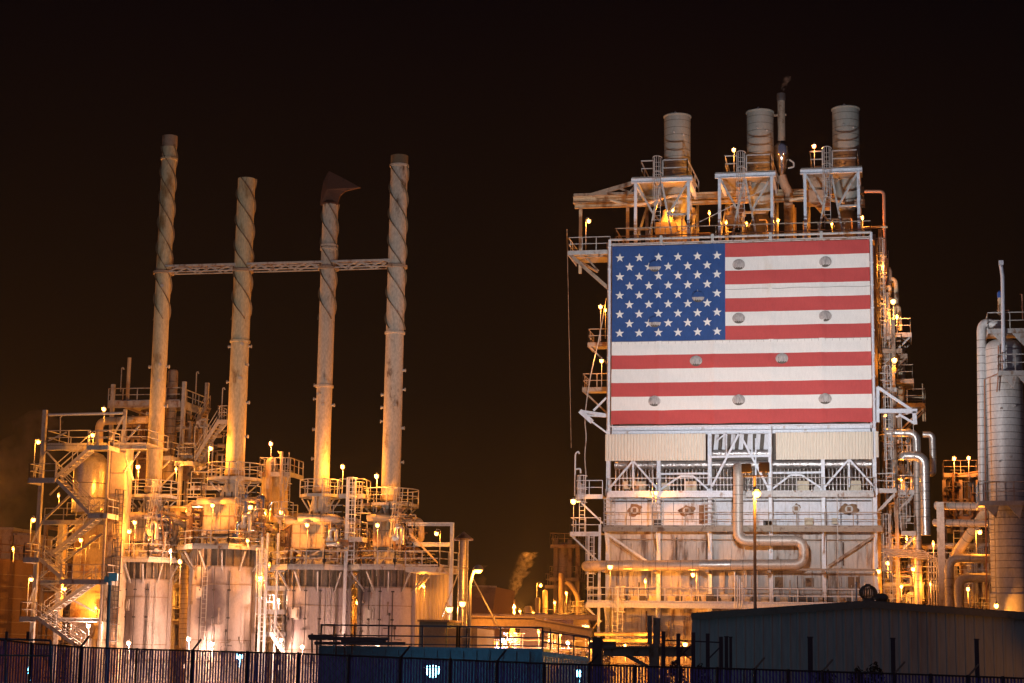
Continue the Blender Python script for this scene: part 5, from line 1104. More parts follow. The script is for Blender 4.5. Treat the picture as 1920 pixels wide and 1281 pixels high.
rack('pipe_rack', 'low bright pipework under the girder in the middle of the plant', RX(890,120), RX(1125,120), 120, 124, [1.2, 2.4], 51, 60, 9, 'brown', 3.0)
rack('pipe_rack', 'distant pipework below the white smoke plume', X(925,1140,165), X(1010,1140,165), 165, 168, [2.0, 3.6], 52, 26, 5, 'brown', 4.6, False)
rack('pipe_rack', 'dim pipework at the foot of the far dark tower', X(1025,1140,178), X(1105,1140,178), 178, 184, [3, 6], 53, 30, 4, 'brown', 8)
t = thing('distant_unit', (X(1055,1140,180), 180, 0), 'far dark process tower with platforms, to the side of the furnace tower', 'process tower')
for px in (1042, 1068, 1083): a = at(px,1100,180); m = MB(); m.box((a.x-.2,179.8,0),(a.x+.2,180.2,Z(px,1012,180))); m.build('column', M['brown'], t)
for py, x0, x1 in ((1022,1032,1085),(1084,1030,1084),(1098,1022,1050)): plat(x0, x1, py, 179, 183, 'brown', t, left=True, br=False)
a = at(1057,1018,181); m = MB(); m.lathe((a.x,181,0), [(1.0,Z(1057,1085,181)),(1.0,Z(1057,1024,181)),(.5,a.z)], 20); m.build('vessel', M['cladm'], t)
m = MB(); m.box((X(1042,1100,182),182,0),(X(1080,1100,182),186,Z(1050,1086,182))); m.build('casing', M['darkbox'], t)
m = MB(); m.tube(P((1060,1200,178),(1060,1092,178)), .22, 8); m.tube(P((1062,1091,177.5),(1070,1096,177.5),(1084,1118,177.5),(1084,1200,177.5)), .25, 8, 1.0); m.tube(P((1052,1150,177.5),(1052,1075,177.5)), .25, 8); m.build('pipe', M['duct'], t)
t = thing('smoke_pipe', (X(958,1150,165), 165, 0), 'small thin exhaust pipe giving off the white plume', 'exhaust'); m = MB(); m.tube(P((958,1200,165),(958,1122,165)), .28, 10); m.build('pipe_run', M['duct'], t); m = MB(); m.tube(P((963,1200,165),(963,1124,165)), .15, 8); m.build('side_run', M['brown'], t)
# big brown tank wall with railing at the edge, white sheds behind
t = thing('storage_tank', (X(-20,1150,140)-14, 156, 0), 'huge brown storage tank with a dark railing round its rim', 'tank')
x1 = X(60,1060,140); rT = 24; cxT, cyT = x1 - rT - 1.2, 150; zt = Z(30,1050,140)
m = MB(); m.lathe((cxT, cyT, 0), [(rT,0),(rT,zt)], 90); m.build('wall', M['brick'], t)
m = MB()
for k in range(9): m.lathe((cxT, cyT, 0), [(rT+.01, .9+k*.95), (rT+.05, .9+k*.95), (rT+.05, .96+k*.95)], 90, cap=False)
m.build('course', M['brown'], t)
m = MB(); pts = [(cxT+(rT+.1)*math.cos(-math.pi/2+ (k-2)/90*2.6), cyT+(rT+.1)*math.sin(-math.pi/2+(k-2)/90*2.6), zt) for k in range(0, 56)]; m.rail(pts[::2], 1.3, 1.4, .09); m.build('rim_railing', M['rustst'], t)
for nm, xa_, xb_, py, lb in (('white_shed', -30, 24, 993, 'pale shed block rising behind the rim of the brown tank, the one at the picture edge'), ('white_shed', 27, 58, 1004, 'smaller pale shed block behind the brown tank rim, beside the stair tower')):
    Y = 172; t = thing(nm, (X(xa_,1000,Y), Y, 0), lb.replace(', the one at the picture edge', ', the taller of two'), 'shed'); m = MB(); m.box((X(xa_,1000,Y),Y,0),(X(xb_,1000,Y),Y+5,Z((xa_+xb_)/2,py,Y))); m.build('wall', M['box'], t); m = MB(); m.box((X(xa_,1000,Y)-.1,Y-.1,Z((xa_+xb_)/2,py,Y)+.002),(X(xb_,1000,Y)+.1,Y+5,Z((xa_+xb_)/2,py,Y)+.2)); m.build('roof', M['steel'], t)

# ================================================================== blue tank with dark railings
YB = 98.0
t = thing('blue_tank', (X(800,1240,YB), YB+1, 0), 'long low blue open tank with dark pipe railings along its top', 'tank')
x0, x1 = X(600,1225,YB), X(1016,1225,YB); z1 = Z(800,1214,YB)
m = MB(); m.box((x0, YB, 0), (x1, YB+2.6, z1)); m.build('tank_wall', M['blue'], t)
m = MB()
for k in range(18): u = x0+(x1-x0)*k/17; m.box((u-.06, YB-.07, 0), (u+.06, YB-.003, z1-.15))
m.box((x0-.05, YB-.1, z1-.15), (x1+.05, YB-.004, z1+.02)); m.build('wall_rib', M['blue'], t)
for u0, u1 in ((0,.62),(.63,1)):
    a, b = x0+(x1-x0)*u0, x0+(x1-x0)*u1; m = MB(); m.rail([(a, YB+2.5, z1), (a, YB+.1, z1), (b, YB+.1, z1), (b, YB+2.5, z1)], 1.12, 1.9, .085, toe=0); m.bar((a,YB+.1,z1+.15),(b,YB+.1,z1+.15),.06); m.build('railing', M['post'], t)
m = MB()
for k, (py, xa_, xb_) in enumerate(((1193,578,626),(1197,580,730),(1206,590,760),(1201,640,724))): m.tube(P((xa_,py,YB-.4),(xb_,py+1,YB-.4)), .09, 8)
for px in (585, 594, 630, 646, 660): m.tube(P((px,1240,YB-.4),(px,1188 if px != 594 else 1200,YB-.4)), .05, 6)
m.build('top_pipework', M['post'], t)
t = thing('lower_walkway', (X(1060,1230,YB), YB+1, 0), 'lower railed walkway stepping down from the blue tank towards the furnace tower', 'walkway')
a, b = at(1018,1226,YB), at(1105,1237,YB); m = MB(); m.bar(a, b, .3, .25); m.build('walkway_beam', M['cladm'], t); m = MB(); m.rail([a, b], 1.15, .9, .08, toe=0); m.build('walkway_railing', M['post'], t)
m = MB(); z = a.z
for k in range(17): u = a.x+(b.x-a.x)*k/16; m.box((u-.06, YB-.05, 0), (u+.06, YB+.03, a.z+(b.z-a.z)*k/16-.14))
m.build('walkway_paling', M['cladm'], t)

# ================================================================== warehouse
YW = 76.0
t = thing('warehouse', (X(1600,1200,YW), YW+10, 0), 'dark grey green corrugated warehouse with a low gable, in front of the furnace tower', 'warehouse')
pl, pk, pr = at(1297,1154,YW), at(1628,1131,YW), at(1990,1158,YW)
m = MB(); n = 0; x = pl.x; top = []; 
def ridge(x): return pl.z + (pk.z-pl.z)*(x-pl.x)/(pk.x-pl.x) if x < pk.x else pk.z + (pr.z-pk.z)*(x-pk.x)/(pr.x-pk.x)
xs_ = []; 
while x < pr.x: xs_ += [(x, 0), (x+.24, 0), (x+.27, .032), (x+.33, .032)]; x += .36
vs = [(q, YW-d, 0) for q, d in xs_] + [(q, YW-d, ridge(q)) for q, d in xs_]; n = len(xs_)
m.add(vs, [(i, i+1, n+i+1, n+i) for i in range(n-1)]); m.build('gable_wall', M['green'], t)
m = MB(); m.add([(pl.x, YW, 0), (pl.x, YW+22, 0), (pl.x, YW+22, pl.z), (pl.x, YW, pl.z), (pr.x, YW, 0), (pr.x, YW+22, 0), (pr.x, YW+22, pr.z), (pr.x, YW, pr.z)], [(3,2,1,0),(4,5,6,7)]); m.build('side_wall', M['green'], t)
for A_, B_ in ((pl, pk), (pk, pr)):
    m = MB(); m.add([(A_.x, YW-.2, A_.z+.02), (B_.x, YW-.2, B_.z+.02), (B_.x, YW+22, B_.z+.02), (A_.x, YW+22, A_.z+.02), (A_.x, YW-.2, A_.z+.10), (B_.x, YW-.2, B_.z+.10), (B_.x, YW+22, B_.z+.10), (A_.x, YW+22, A_.z+.10)], [(0,3,2,1),(4,5,6,7),(0,1,5,4),(1,2,6,5),(2,3,7,6),(3,0,4,7)]); m.build('roof', M['greent'], t)
    m = MB(); m.bar((A_.x, YW-.24, A_.z-.06), (B_.x, YW-.24, B_.z-.06), .06, .26); m.build('gable_trim', M['greent'], t)
a = at(1628,1129,YW+1.2)
t = thing('turbine_vent', (a.x, YW+1.2, pk.z), 'dark bladed turbine ventilator on the warehouse ridge', 'roof vent')
m = MB(); m.lathe((a.x, YW+1.2, 0), [(.26, pk.z-.05), (.26, pk.z+.22)], 20); m.build('neck', M['greent'], t)
m = MB(); n = 22; zc = pk.z+.46
for k in range(n):
    a_ = 2*math.pi*k/n; v = []
    for j in range(9): f_ = -math.pi/2 + math.pi*j/8; rr = .36*math.cos(f_)*.92+.04; aa = a_ + .5*math.cos(f_); v.append((a.x+rr*math.cos(aa), YW+1.2+rr*math.sin(aa), zc+.30*math.sin(f_))); v.append((a.x+(rr-.05)*math.cos(aa+.16), YW+1.2+(rr-.05)*math.sin(aa+.16), zc+.30*math.sin(f_)))
    m.add(v, [(2*j, 2*j+2, 2*j+3, 2*j+1) for j in range(8)])
m.build('blade', M['greent'], t)
m = MB(); m.lathe((a.x, YW+1.2, 0), [(.13, zc+.27), (.11, zc+.33), (.02, zc+.35)], 14); m.build('crown_cap', M['greent'], t)
b = at(1652,1125,YW+2.2); t = thing('roof_cowl', (b.x, YW+2.2, pk.z), 'small dark round cowl just behind the turbine ventilator', 'roof vent'); m = MB(); m.lathe((b.x, YW+2.2, 0), [(.22, pk.z-.1), (.22, b.z+.0), (.30, b.z+.02), (.28, b.z+.16), (.12, b.z+.26), (.01, b.z+.27)], 18, True); m.build('cowl', M['greent'], t)
m = MB(); a = at(1606,1128,YW+.5); m.tube([(a.x, YW+.5, a.z-.2), (a.x, YW+.5, Z(1606,1091,YW))], .035, 6); tag(m.build('white_rod', M['steelw']), 'thin white rod standing on the warehouse roof near the ridge', 'rod')

# ================================================================== boundary fence
YX = 55.0
ftop = [(-40,1196),(95,1212),(200,1217),(560,1227),(860,1239),(1060,1247),(1400,1256),(1720,1266),(1990,1276)]
def topz(px):
    for (a, b), (c, d) in zip(ftop, ftop[1:]):
        if px <= c: return b + (d-b)*(px-a)/(c-a)
    return ftop[-1][1]
t = thing('slatted_fence', (X(960,1250,YX), YX, 0), 'dark violet grey slatted chain link fence running along the whole foot of the view', 'fence')
posts = [-40, 60, 153, 258, 362, 465, 560, 655, 752, 845, 932, 1020, 1105, 1190, 1275, 1345, 1415, 1478, 1542, 1610, 1677, 1745, 1815, 1880, 1950]
r_ = random.Random(9)
for k, (pa, pb) in enumerate(zip(posts, posts[1:])):
    a, b = at(pa, topz(pa), YX), at(pb, topz(pb), YX); m = MB(); n = int((b.x-a.x)/.088)
    for i in range(n):
        q = (i+.5)/n; x = a.x+(b.x-a.x)*q; z = a.z+(b.z-a.z)*q; w = .027 + r_.uniform(-.004, .004); ln = r_.uniform(-.006, .006)
        m.add([(x-w, YX, .05), (x+w, YX+.004, .05), (x+w+ln, YX+.004, z-r_.uniform(0,.03)), (x-w+ln, YX, z-r_.uniform(0,.03)), (x-w, YX+.02, .05), (x+w, YX+.024, .05), (x+w+ln, YX+.024, z), (x-w+ln, YX+.02, z)], [(0,1,2,3),(7,6,5,4),(0,3,7,4),(1,5,6,2),(3,2,6,7)])
    m.build('slat_panel', M['slat'], t)
    m = MB(); m.tube([(a.x, YX-.02, a.z+.02), (b.x, YX-.02, b.z+.02)], .028, 6)
    m.build('top_rail', M['post'], t)
    m = MB(); m.tube([(a.x, YX-.06, 0), (a.x, YX-.06, a.z+.06)], .04, 8); m.build('post', M['post'], t)
    if k in (2, 4, 8, 10, 12, 16, 18, 20, 22):
        d = Vector((.30, -.1, .34)); m = MB(); m.bar((a.x, YX-.06, a.z+.02), Vector((a.x, YX-.06, a.z+.02))+d, .045); m.build('barb_arm', M['post'] if k < 14 else M['brown'], t)
    # chain link in front of the slats
    m = MB(); s_ = .28; u = a.x
    while u < b.x - .02:
        z1 = a.z; h = min(1.1, z1-.3); m.bar((u, YX-.015, z1-h), (min(u+h, b.x), YX-.015, z1-h+min(h, b.x-u)), .006); m.bar((u, YX-.018, z1), (min(u+h, b.x), YX-.018, z1-min(h, b.x-u)), .006); u += s_
    m.build('chain_link', M['post'], t)
# tube gate frame in the corner
t = thing('tube_gate', (X(30,1240,53.5), 53.5, 0), 'tubular gate frame standing before the fence at its higher end', 'gate')
m = MB(); m.tube(P((-30,1197,53.5),(94,1201,53.5)), .03, 8); m.tube(P((95,1200,53.5),(96,1330,53.5)), .035, 8); m.tube(P((10,1198,53.5),(11,1330,53.5)), .03, 8); m.tube(P((-30,1228,53.5),(95,1230,53.5)), .025, 8); m.build('gate_frame', M['blue'], t)
for px in (12, 52): m = MB(); a = at(px,1200,53.5); m.tube([a, a+Vector((.0,0,.25))], .05, 8); m.build('finial', M['post'], t)
# dark posts and beams between fence and warehouse
YD = 63.0
t = thing('steel_skeleton', (X(1240,1240,YD), YD, 0), 'dark skeleton of posts and cross beams standing before the warehouse corner', 'steel frame')
for px, py in ((1244,1184),(1272,1188),(1300,1186),(1327,1188),(1352,1194)): a = at(px, py, YD); m = MB(); m.box((a.x-.06,YD-.06,0),(a.x+.06,YD+.06,a.z)); m.build('post', M['post'], t)
for p, q in (((1272,1201),(1352,1205)),((1244,1201),(1300,1202)),((1245,1262),(1300,1206)),((1268,1215),(1300,1240)),((1327,1237),(1352,1212))): m = MB(); m.bar(at(*p,YD), at(*q,YD), .045); m.build('tie', M['post'], t)
t = thing('pipe_support', (X(1225,1240,80), 80, 0), 'heavy brown steel pipe support with a diagonal strut beside the warehouse corner', 'support frame')
Y = 80; m = MB(); a = at(1227,1208,Y); m.ibeam((a.x,Y,0), a, .4, .4, .05); m.bar((a.x-.2, Y, a.z), (a.x-.2, Y, a.z+1.2), .18); m.bar((a.x+.1,Y,a.z),(a.x+.1,Y,a.z+1.1),.3,.1); m.build('post', M['brown'], t)
m = MB(); m.ibeam(at(1106,1210,Y), at(1155,1210,Y), .3, .3, .05); m.ibeam(at(1132,1221,Y), at(1298,1222,Y), .4, .42, .06); m.bar(at(1170,1225,Y), at(1215,1251,Y), .16); m.build('beam', M['brown'], t)
m = MB(); a = at(1121,1195,Y); m.box((a.x-.2,Y-.2,0),(a.x+.2,Y+.2,a.z)); m.build('end_post', M['steeld'], t)
for px, py, w, lb in ((1362,1195,.10,'thicker of two dark posts close together by the warehouse corner'), (1370,1196,.08,'slimmer of the two dark posts standing close together'), (1519,1196,.14,'dark post alone before the middle of the warehouse wall'), (1674,1198,.13,'dark post before the wall under the roof cowl'), (1831,1200,.12,'dark post before the warehouse wall beneath the clad column')):
    a = at(px, py, 70); m = MB(); m.box((a.x-w*.62,70-w*.6,0),(a.x+w*.62,70+w*.6,a.z)); m.box((a.x-w*.8,70-w*.7,a.z),(a.x+w*.8,70+w*.7,a.z+.04)); tag(m.build('dark_post', M['post']), lb, 'post')
def bush(px, py, Y, w, h, label, seed):
    r = random.Random(seed); c = at(px, py, Y); t = thing('bush', (c.x, Y, 0), label, 'bush'); m = MB()
    for k in range(900):
        a = r.uniform(0, 6.28); q = r.random()**.5; z = r.random(); rad = w*(.35+.65*math.sin(math.pi*min(1,z*.75+.2)))*q*(1+.25*math.sin(3*a+seed))
        p = Vector((c.x+rad*math.cos(a), Y+rad*.6*math.sin(a), (c.z)*z*(1-.15*q))); u = Vector((r.uniform(-1,1), r.uniform(-1,1), r.uniform(-1,1))).normalized()*.07; v = u.cross(Vector((r.uniform(-1,1), r.uniform(-1,1), r.uniform(-1,1)))).normalized()*.035
        m.add([p-u, p+v, p+u, p-v], [(0,1,2,3)])
    m.build('foliage', M['bushm'], t); m = MB()
    for k in range(5): m.tube([(c.x, Y, 0), (c.x+w*.5*math.cos(k*1.3), Y+w*.3*math.sin(k*1.3), c.z*.7)], .02, 5)
    m.build('stem', M['bushm'], t)
bush(1265,1232,66,.5,.7,'dark bush behind the fence by the steel skeleton',1); bush(1312,1238,66,.5,.7,'dark bush just before the warehouse corner',2); bush(1545,1247,66,.7,.6,'low dark bush before the warehouse beside the lone post',3); bush(1608,1243,66,.45,.6,'small dark bush with a ragged top before the warehouse',4); bush(1640,1236,66,.55,.6,'taller round dark bush before the warehouse under the turbine ventilator',5)

# ================================================================== lamps of the plant
L_ = lamp
L_(72,829,127,'orange lamp out on a pole from the topmost small stair landing',2.6,420,arm=-.3)
L_(195,767.5,131,'orange lamp on top of the cream elbow pipe',1.3,620)
L_(174,816,128,'orange lamp in the opening of the top stair deck railing',.7,300)
L_(259,876,128.6,'orange lamp on a short pole before the foot of the tallest chimney',2.0,1300)
L_(395.5,841,131,'orange lamp on a pole left standing before the rust spotted chimney foot'.replace('left ',''),2.6,1300,arm=-.2)
L_(63,975,127,'orange lamp out on a pole beside the second small stair landing',2.0,420,arm=-.25)
L_(151.7,1013,130.5,'orange lamp glowing behind the middle stair flight',2.2,520)
L_(58.6,1086.5,127,'orange lamp out on a pole beside the lowest small stair landing',2.0,420,arm=-.25)
L_(166,1173.6,129,'warm lamp at the foot of the stair tower over the fan',1.6,700,'w')
L_(252.8,979.7,129,'orange lamp against the cream box under the tallest chimney',1.2,420)
L_(242.4,996.7,128.7,'large orange lamp close to the tall cream duct',1.6,520)
L_(241.5,1206,127.5,'warm low lamp at the foot of the furnace under the tallest chimney',1.2,850,'w')
L_(337.6,1053.8,129,'orange lamp hanging between the first round furnace and the widest one',1.6,480)
L_(354,1198,128.5,'warm low lamp between the first round furnace and the widest one',1.6,700,'w')
L_(319.7,1033.8,128.5,'small warm lamp on the deck rail under the tallest chimney',1.0,150,'w',r=.10)
L_(398.6,947.6,129.3,'orange lamp before the face of the highest cream box',3.0,520)
L_(397.7,1207.8,127.2,'warm low lamp at the foot of the widest furnace',1.4,850,'w')
L_(507.8,832.5,134.5,'bright amber lamp on top of the inverted pipe by the domed vessel',.9,600,'a')
L_(469,950.6,130,'large orange lamp amid pipes beside the highest cream box',.8,520,r=.2)
L_(526.9,961,132,'orange lamp on a gooseneck under the domed vessel',1.8,480,arm=.22)
L_(371.4,942,132,'tiny white lamp beside the highest cream box',.6,90,'w',r=.08)
L_(464.4,1013.9,128.8,'orange lamp low on the deck rail of the widest furnace',.6,320,r=.12)
L_(490,1083.6,129,'orange lamp on the white ladder tower between widest and sooty furnace',1.0,420)
L_(522,1126,132.5,'small warm lamp deep in the gap beside the sooty furnace',.8,300,'w',r=.12)
L_(527,1200,129.5,'warm low lamp at the foot of the white access stair',1.2,260,'w')
L_(642.4,875.5,131,'starry orange lamp on a pole above the caged ladder by the slimmest chimney',2.2,1200)
L_(706.3,893.4,129.8,'orange lamp on a pole before the foot of the peeling chimney',2.6,1300)
L_(576,984.7,129.3,'orange lamp before the rusty face of the sooty furnace box',3.0,480)
L_(707.8,985,129.3,'orange lamp before the bright narrow box of the last furnace',3.6,480)
L_(818.4,1000.6,128.8,'orange lamp on a gooseneck inside the steel portal',2.8,420,arm=.25)
L_(566.7,1212.8,127.2,'warm low lamp at the foot of the sooty furnace',1.2,520,'w')
L_(709.7,1214,126.5,'warm low lamp behind the blue tank railing at the last furnace',1.0,850,'w')
L_(842.4,1142,113,'large orange lamp above the beige shed roof',1.0,520,r=.22)
L_(867,1131.7,110.5,'large orange lamp before the shaft of the capped chimney',4.0,500,r=.2)
L_(1013.8,1097.8,176,'distant orange lamp on a pole before the far dark tower',4.0,500,arm=-.4)
L_(945.4,1123,160,'distant violet white lamp by the smoke plume, the higher one',1.5,120,'v',r=.12)
L_(954,1133,160,'distant violet white lamp by the smoke plume, the lower one',1.0,120,'v',r=.12)
L_(920.8,1196.8,119,'violet white lamp low behind the blue tank railing',1.0,500,'v',r=.15)
L_(944,1200,119,'warm white lamp low behind the blue tank railing beside the violet one',1.0,330,'w',r=.18)
L_(1107.8,1205.6,100,'orange lamp at the end of the lower walkway',1.0,350)
L_(1098,1175.5,124,'wide glowing orange lamp near the foot of the furnace tower',1.5,750,r=.25)
L_(1065,1206,122,'small warm lamp amid the low bright pipework',.8,350,'w',r=.12)
L_(975,1146,169,'tiny far orange lamp below the leaning plume',1,500,r=.12)
L_(1000,1150,169,'tiny far orange lamp by the squat far vessel',1,500,r=.12)
L_(1062,1112,175,'tiny far orange lamp in the curved pipes of the far dark tower',1,700,r=.12)
L_(1040,1130,175,'tiny far orange lamp low on the far dark tower',1,700,r=.12)
L_(1030,1201,122,'second small warm lamp amid the low bright pipework, nearer the blue tank',.8,350,'w',r=.10)
L_(1104.3,415,F+1,'orange lamp on a pole at the high roof platform under the sloping boom',2.2,420,arm=-.25)
L_(1375.8,281.6,F+3,'square orange lamp above the railing of the middle drum stand',1.7,520)
L_(1526.4,274.8,F+2.8,'amber starry lamp above the railing of the last drum stand',2.0,620,'a')
L_(1260.7,393.7,F+5.2,'orange lamp in the legs of the first drum stand',1.0,520)
L_(1361.4,417.8,F+3.5,'small orange lamp low between the first and middle drum stands',1.0,200,r=.10)
L_(1458.7,414,F+3.5,'small orange lamp low beside the middle drum stand and the cream duct',1.0,220,r=.11)
L_(1617,409,F+3.5,'small amber lamp low beside the last drum stand',1.0,260,'a',r=.11)
L_(1075.2,940,F-1,'bright hooded orange lamp at the ladder landing on the outer flank of the tower',2.4,520,r=.22)
L_(1229.5,924.3,F-1.1,'orange lamp on the upper walkway edge between two burner doors',1.0,420)
L_(1144,1062.7,F-2.8,'tilted orange lamp at the outer end of the snaking pipe',2.0,480,r=.2)
L_(1299.3,1077.8,F-.9,'orange lamp under the long level run of the snaking pipe',1.8,650,arm=.25)
L_(1284.8,1208,F-4,'orange lamp at the foot of the furnace tower seen through the skeleton posts',1.2,1500,r=.18)
L_(1210,1090,F-.7,'orange lamp close to the grimy wall under the snaking pipe',.9,380,r=.10)
L_(1172,1212,F-3,'orange lamp added at the foot of the tower beside the thin ladders',1.2,1400,r=.12)  # added to brighten the lowest wall tier of the tower
L_(1232,1216,F-3,'orange lamp added at the foot of the tower behind the heavy pipe support',1.2,1400,r=.12)  # second added foot lamp, same purpose
L_(1664.5,1056.5,F+1,'orange lamp on the lower flank of the tower beyond the caged ladder',1.0,480)
L_(1646,1071,F-1.0,'tilted bright orange lamp at the end of the lower walkway',1.0,520,r=.2)
L_(1712,1067,F+2,'orange lamp behind the grey bottle in the lower flank pipework',1.0,480)
L_(1674.4,565.6,F+2.6,'wide hooded orange lamp high on the flank near the side vessels',2.0,420,r=.2)
L_(1681.6,594.9,F+2.8,'orange lamp on the high flank platform railing',1.2,380,r=.12)
L_(1677,675.6,F+2.2,'brightest orange lamp on the flank, under the high platform brace',1.6,600,r=.2)
L_(1789,860,162,'distant amber lamp atop the far reactors, nearer the furnace tower',2.0,600,'a')
L_(1816,859.4,162,'distant amber lamp atop the far reactors, nearer the clad column',2.0,600,'a')
L_(1837,998,129.5,'orange lamp on a gooseneck under the level clad pipes by the clad column',2.0,520,arm=-.25)
L_(1868,1136,122.6,'orange lamp low before the foot of the clad column',1.0,600)
L_(1126,575.7,F+1.2,'hooded orange lamp over the upper small side platform',2.6,260,arm=0,r=.15)
L_(1135,582,F+2.5,'small orange lamp close to the frame over the upper side platform',2.2,200,r=.11)
L_(1128,677,F+1.2,'orange lamp over the lower small side platform',2.0,320)
L_(1745,1095,139.5,'orange lamp deep in the pipe rack beside the bent line bundle',1.0,500,r=.12)
L_(1690,1100,139.5,'orange lamp low in the pipe rack behind the caged ladder',1.0,500,r=.12)
L_(1815,1105,133.5,'orange lamp low in the rack between the two elbowing pipes',1.0,500,r=.12)
L_(330,880,136.2,'dim orange lamp deep in the steel behind the tallest chimney',1.0,420,r=.09)
L_(590,1050,134.6,'orange lamp behind the sooty furnace box',1.0,420,r=.1)
L_(450,1060,136.2,'orange lamp deep behind the widest furnace',1.0,420,r=.1)
L_(670,1130,135.5,'orange lamp in the narrow gap before the last furnace',1.0,480,r=.12)
L_(795,1100,132.8,'orange lamp lighting the cream corrugated wall',1.0,380,r=.09)
L_(25,1030,133.5,'orange lamp beyond the brown tank railing',1.0,700,r=.09)
L_(122,1105,133.0,'orange lamp behind the lower stair flights',1.0,500,r=.12)
L_(205,900,131.8,'orange lamp hidden beside the tall cream duct near the rounded vessel',1.0,420,r=.09)
L_(811,1256,90,'dazzling blue white work lamp low behind the fence before the blue tank',.4,5200,'c',r=.36)
L_(449,1231,88,'blue work lamp low behind the fence before the widest furnace',.5,900,'c',r=.16)
L_(1085,1262,70,'small blue work lamp low behind the fence below the lower walkway',.4,60,'c',r=.14)
L_(-25,905,153,'orange lamp beyond the picture edge lighting the brown steam, higher',3,22000,r=.2)
L_(-30,1010,152,'orange lamp beyond the picture edge lighting the brown steam, lower',3,16000,r=.2)
L_(964,1138,161.5,'orange lamp added at the foot of the white smoke plume to light it',1.5,34000,r=.12)  # strong lamp put in so the smoke does not stay dark
L_(1960,1195,73,'orange lamp beyond the edge grazing the warehouse ribs',2.5,110,r=.12)
L_(55,1262,70,'dim blue work lamp behind the fence by the gate frame',.3,90,'c',r=.05)
for k_, (px_, py_, Y_, lb_) in enumerate([(300,1120,136.5,'behind the furnace under the tallest chimney'),(375,1110,136.5,'low behind the gap beside the widest furnace'),(505,1060,136.6,'high in the dense gap beside the widest furnace'),(545,1150,136,'low in the dense gap before the sooty furnace'),(655,1060,135.5,'high in the narrow gap by the caged ladder'),(690,1000,136,'behind the narrow box of the last furnace'),(620,960,136,'behind the sooty furnace box amid pipes'),(350,960,137,'amid the pipes behind the cream elbow'),(285,1000,136,'behind the box under the tallest chimney'),(110,930,133,'behind the second stair flight'),(180,1140,134.2,'before the cream casing wall low down'),(960,1175,118.5,'on the low pipework under the level girder'),(1050,1190,118.5,'on the low pipework by the sloping girder'),(1010,1185,118.5,'on the low pipework mid way under the girder'),(1750,1020,135,'between the stout post and the bent bundle'),(1700,1010,F+2.5,'amid the landing frames by the longest clad pipe'),(1690,900,F+3.2,'amid the flank ladders by the longest clad pipe'),(1660,780,F+3.5,'behind the white bracket frame'),(1655,500,F+3,'high on the flank close to the flag scaffold'),(1560,420,F+8,'amid the roof pipes of the last stand'),(1400,420,F+8,'amid the roof pipes of the middle stand'),(1330,400,F+6,'between the first and middle stands')]):
    L_(px_, py_, Y_, 'small orange lamp added ' + lb_, 1.0, 330, r=.09)  # hidden lamps added in the gaps for the general orange wash
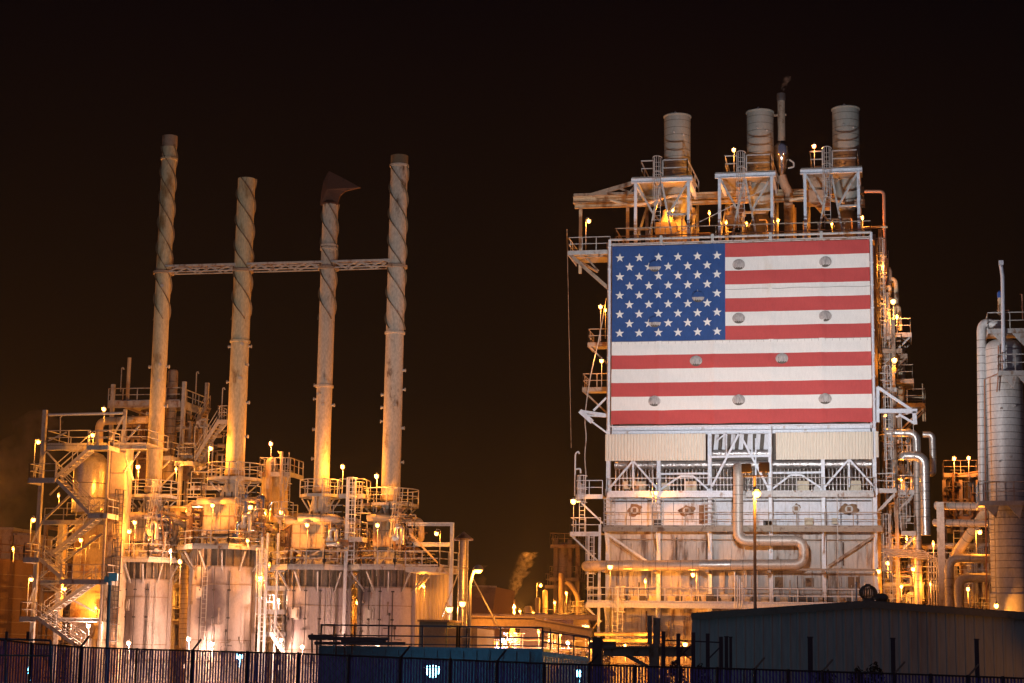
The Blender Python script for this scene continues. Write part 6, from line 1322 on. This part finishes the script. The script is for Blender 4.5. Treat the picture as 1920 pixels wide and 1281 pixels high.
# ================================================================== smoke and steam
def plume(name, label, pts, dens, col, scale=1.0, n=14, seed=0, ani=.2):
    """closed billowing tube filled with uneven smoke; pts = [(px, py, Y, radius m)]"""
    m = MB(); r = random.Random(seed); rings = []
    c = [(at(a, b, Y), q) for a, b, Y, q in pts]; P_ = []
    for (p, q), (p2, q2) in zip(c, c[1:]):
        for j in range(4): t = j/4; P_.append((p.lerp(p2, t), q+(q2-q)*t))
    P_.append(c[-1])
    for k, (p, q) in enumerate(P_):
        q2 = q*(1+.22*math.sin(k*1.7+seed)); 
        rings.append([p + Vector((q2*(1+.2*math.sin(3*a+k))*math.cos(a), q2*math.sin(a), q2*.45*math.sin(2*a+k)*.3)) for a in (2*math.pi*i/n for i in range(n))])
    vs = [v for g in rings for v in g]; N_ = len(rings)
    m.add(vs, [(i*n+k, i*n+(k+1)%n, (i+1)*n+(k+1)%n, (i+1)*n+k) for i in range(N_-1) for k in range(n)] + [tuple(range(n))[::-1], tuple(range((N_-1)*n, N_*n))])
    mm = bpy.data.materials.new(name+' vapour'); mm.use_nodes = True; T_ = mm.node_tree; T_.nodes.clear()
    o = T_.nodes.new('ShaderNodeOutputMaterial'); v = T_.nodes.new('ShaderNodeVolumePrincipled'); v.inputs['Color'].default_value = (*col, 1); v.inputs['Anisotropy'].default_value = ani
    tcn = T_.nodes.new('ShaderNodeTexCoord'); nz = T_.nodes.new('ShaderNodeTexNoise'); nz.inputs['Scale'].default_value = scale; nz.inputs['Detail'].default_value = 4
    mr = T_.nodes.new('ShaderNodeMapRange'); mr.inputs[1].default_value = .42; mr.inputs[2].default_value = .66; mr.inputs[3].default_value = 0; mr.inputs[4].default_value = dens
    T_.links.new(tcn.outputs['Object'], nz.inputs['Vector']); T_.links.new(nz.outputs[0], mr.inputs[0]); A_, B_ = P_[0][0], P_[-1][0]; og_ = [(min(q[i] for q in m.v)+max(q[i] for q in m.v))/2 for i in (0,1)] + [min(q[2] for q in m.v)]
    ax = (B_.x-A_.x)/max(.1, B_.z-A_.z); bx = A_.x-og_[0] - ax*(A_.z-og_[2]); rm = max(q for p, q in P_); r0_ = P_[0][1]
    sp = T_.nodes.new('ShaderNodeSeparateXYZ'); T_.links.new(tcn.outputs['Object'], sp.inputs[0])
    def mt(op, a_, b_):
        q = T_.nodes.new('ShaderNodeMath'); q.operation = op
        for k_, z_ in enumerate((a_, b_)):
            if isinstance(z_, (int, float)): q.inputs[k_].default_value = z_
            else: T_.links.new(z_, q.inputs[k_])
        return q.outputs[0]
    Xc = mt('SUBTRACT', sp.outputs['X'], mt('ADD', mt('MULTIPLY', sp.outputs['Z'], ax), bx))
    rz = mt('MINIMUM', mt('ADD', mt('MULTIPLY', sp.outputs['Z'], (rm-r0_)/max(1, (B_.z-A_.z)*.4)), r0_*1.1), rm*1.05)
    dd = mt('DIVIDE', mt('SQRT', mt('ADD', mt('MULTIPLY', Xc, Xc), mt('MULTIPLY', sp.outputs['Y'], sp.outputs['Y'])), 0.0), rz)
    fo = T_.nodes.new('ShaderNodeMapRange'); fo.interpolation_type = 'SMOOTHSTEP'; fo.inputs[1].default_value = 1.0; fo.inputs[2].default_value = .1; fo.inputs[3].default_value = 0; fo.inputs[4].default_value = 1; T_.links.new(dd, fo.inputs[0])
    T_.links.new(mt('MULTIPLY', mr.outputs[0], fo.outputs[0]), v.inputs['Density']); T_.links.new(v.outputs[0], o.inputs['Volume'])
    return tag(m.build(name, mm), label, None, None, 'stuff')
plume('white_smoke', 'pale smoke plume rising and leaning from the thin pipe in the middle distance', [(959,1120,165,.35),(963,1098,165,.7),(971,1075,165,.9),(979,1055,165,1.0),(988,1040,165,.9),(995,1036,165,.5)], 1.5, (.97,.9,.85), 3.0, seed=1)
plume('thin_smoke', 'faint grey smoke from the thin exhaust between the drums', [(1466,174,Yq,.18),(1469,160,Yq,.32),(1473,148,Yq,.4),(1479,143,Yq,.2)], 1.6, (.95,.9,.85), 3.0, seed=2)
plume('brown_steam', 'brownish steam drifting behind the stair tower', [(-60,1010,158,4.2),(-10,940,158,4.5),(30,880,158,4.0),(60,820,158,2.6),(75,770,158,1.2)], .22, (.95,.8,.65), .45, seed=3)
plume('brown_steam', 'brownish steam drifting low beside the capped chimney', [(900,1120,140,.8),(893,1095,140,1.0),(880,1075,140,.8),(905,1060,140,.5)], .35, (.9,.75,.6), .8, seed=4)

# ================================================================== the thin brown night haze round the whole place
m = MB(); m.box((-175, -4, -1), (110, 215, 58)); mm = bpy.data.materials.new('night haze'); mm.use_nodes = True; T_ = mm.node_tree; T_.nodes.clear()
o = T_.nodes.new('ShaderNodeOutputMaterial'); v = T_.nodes.new('ShaderNodeVolumePrincipled'); v.inputs['Color'].default_value = (.9, .88, .86, 1); v.inputs['Density'].default_value = .00013; v.inputs['Anisotropy'].default_value = .55
T_.links.new(v.outputs[0], o.inputs['Volume']); tag(m.build('haze', mm), 'thin brown night haze', None, None, 'stuff')
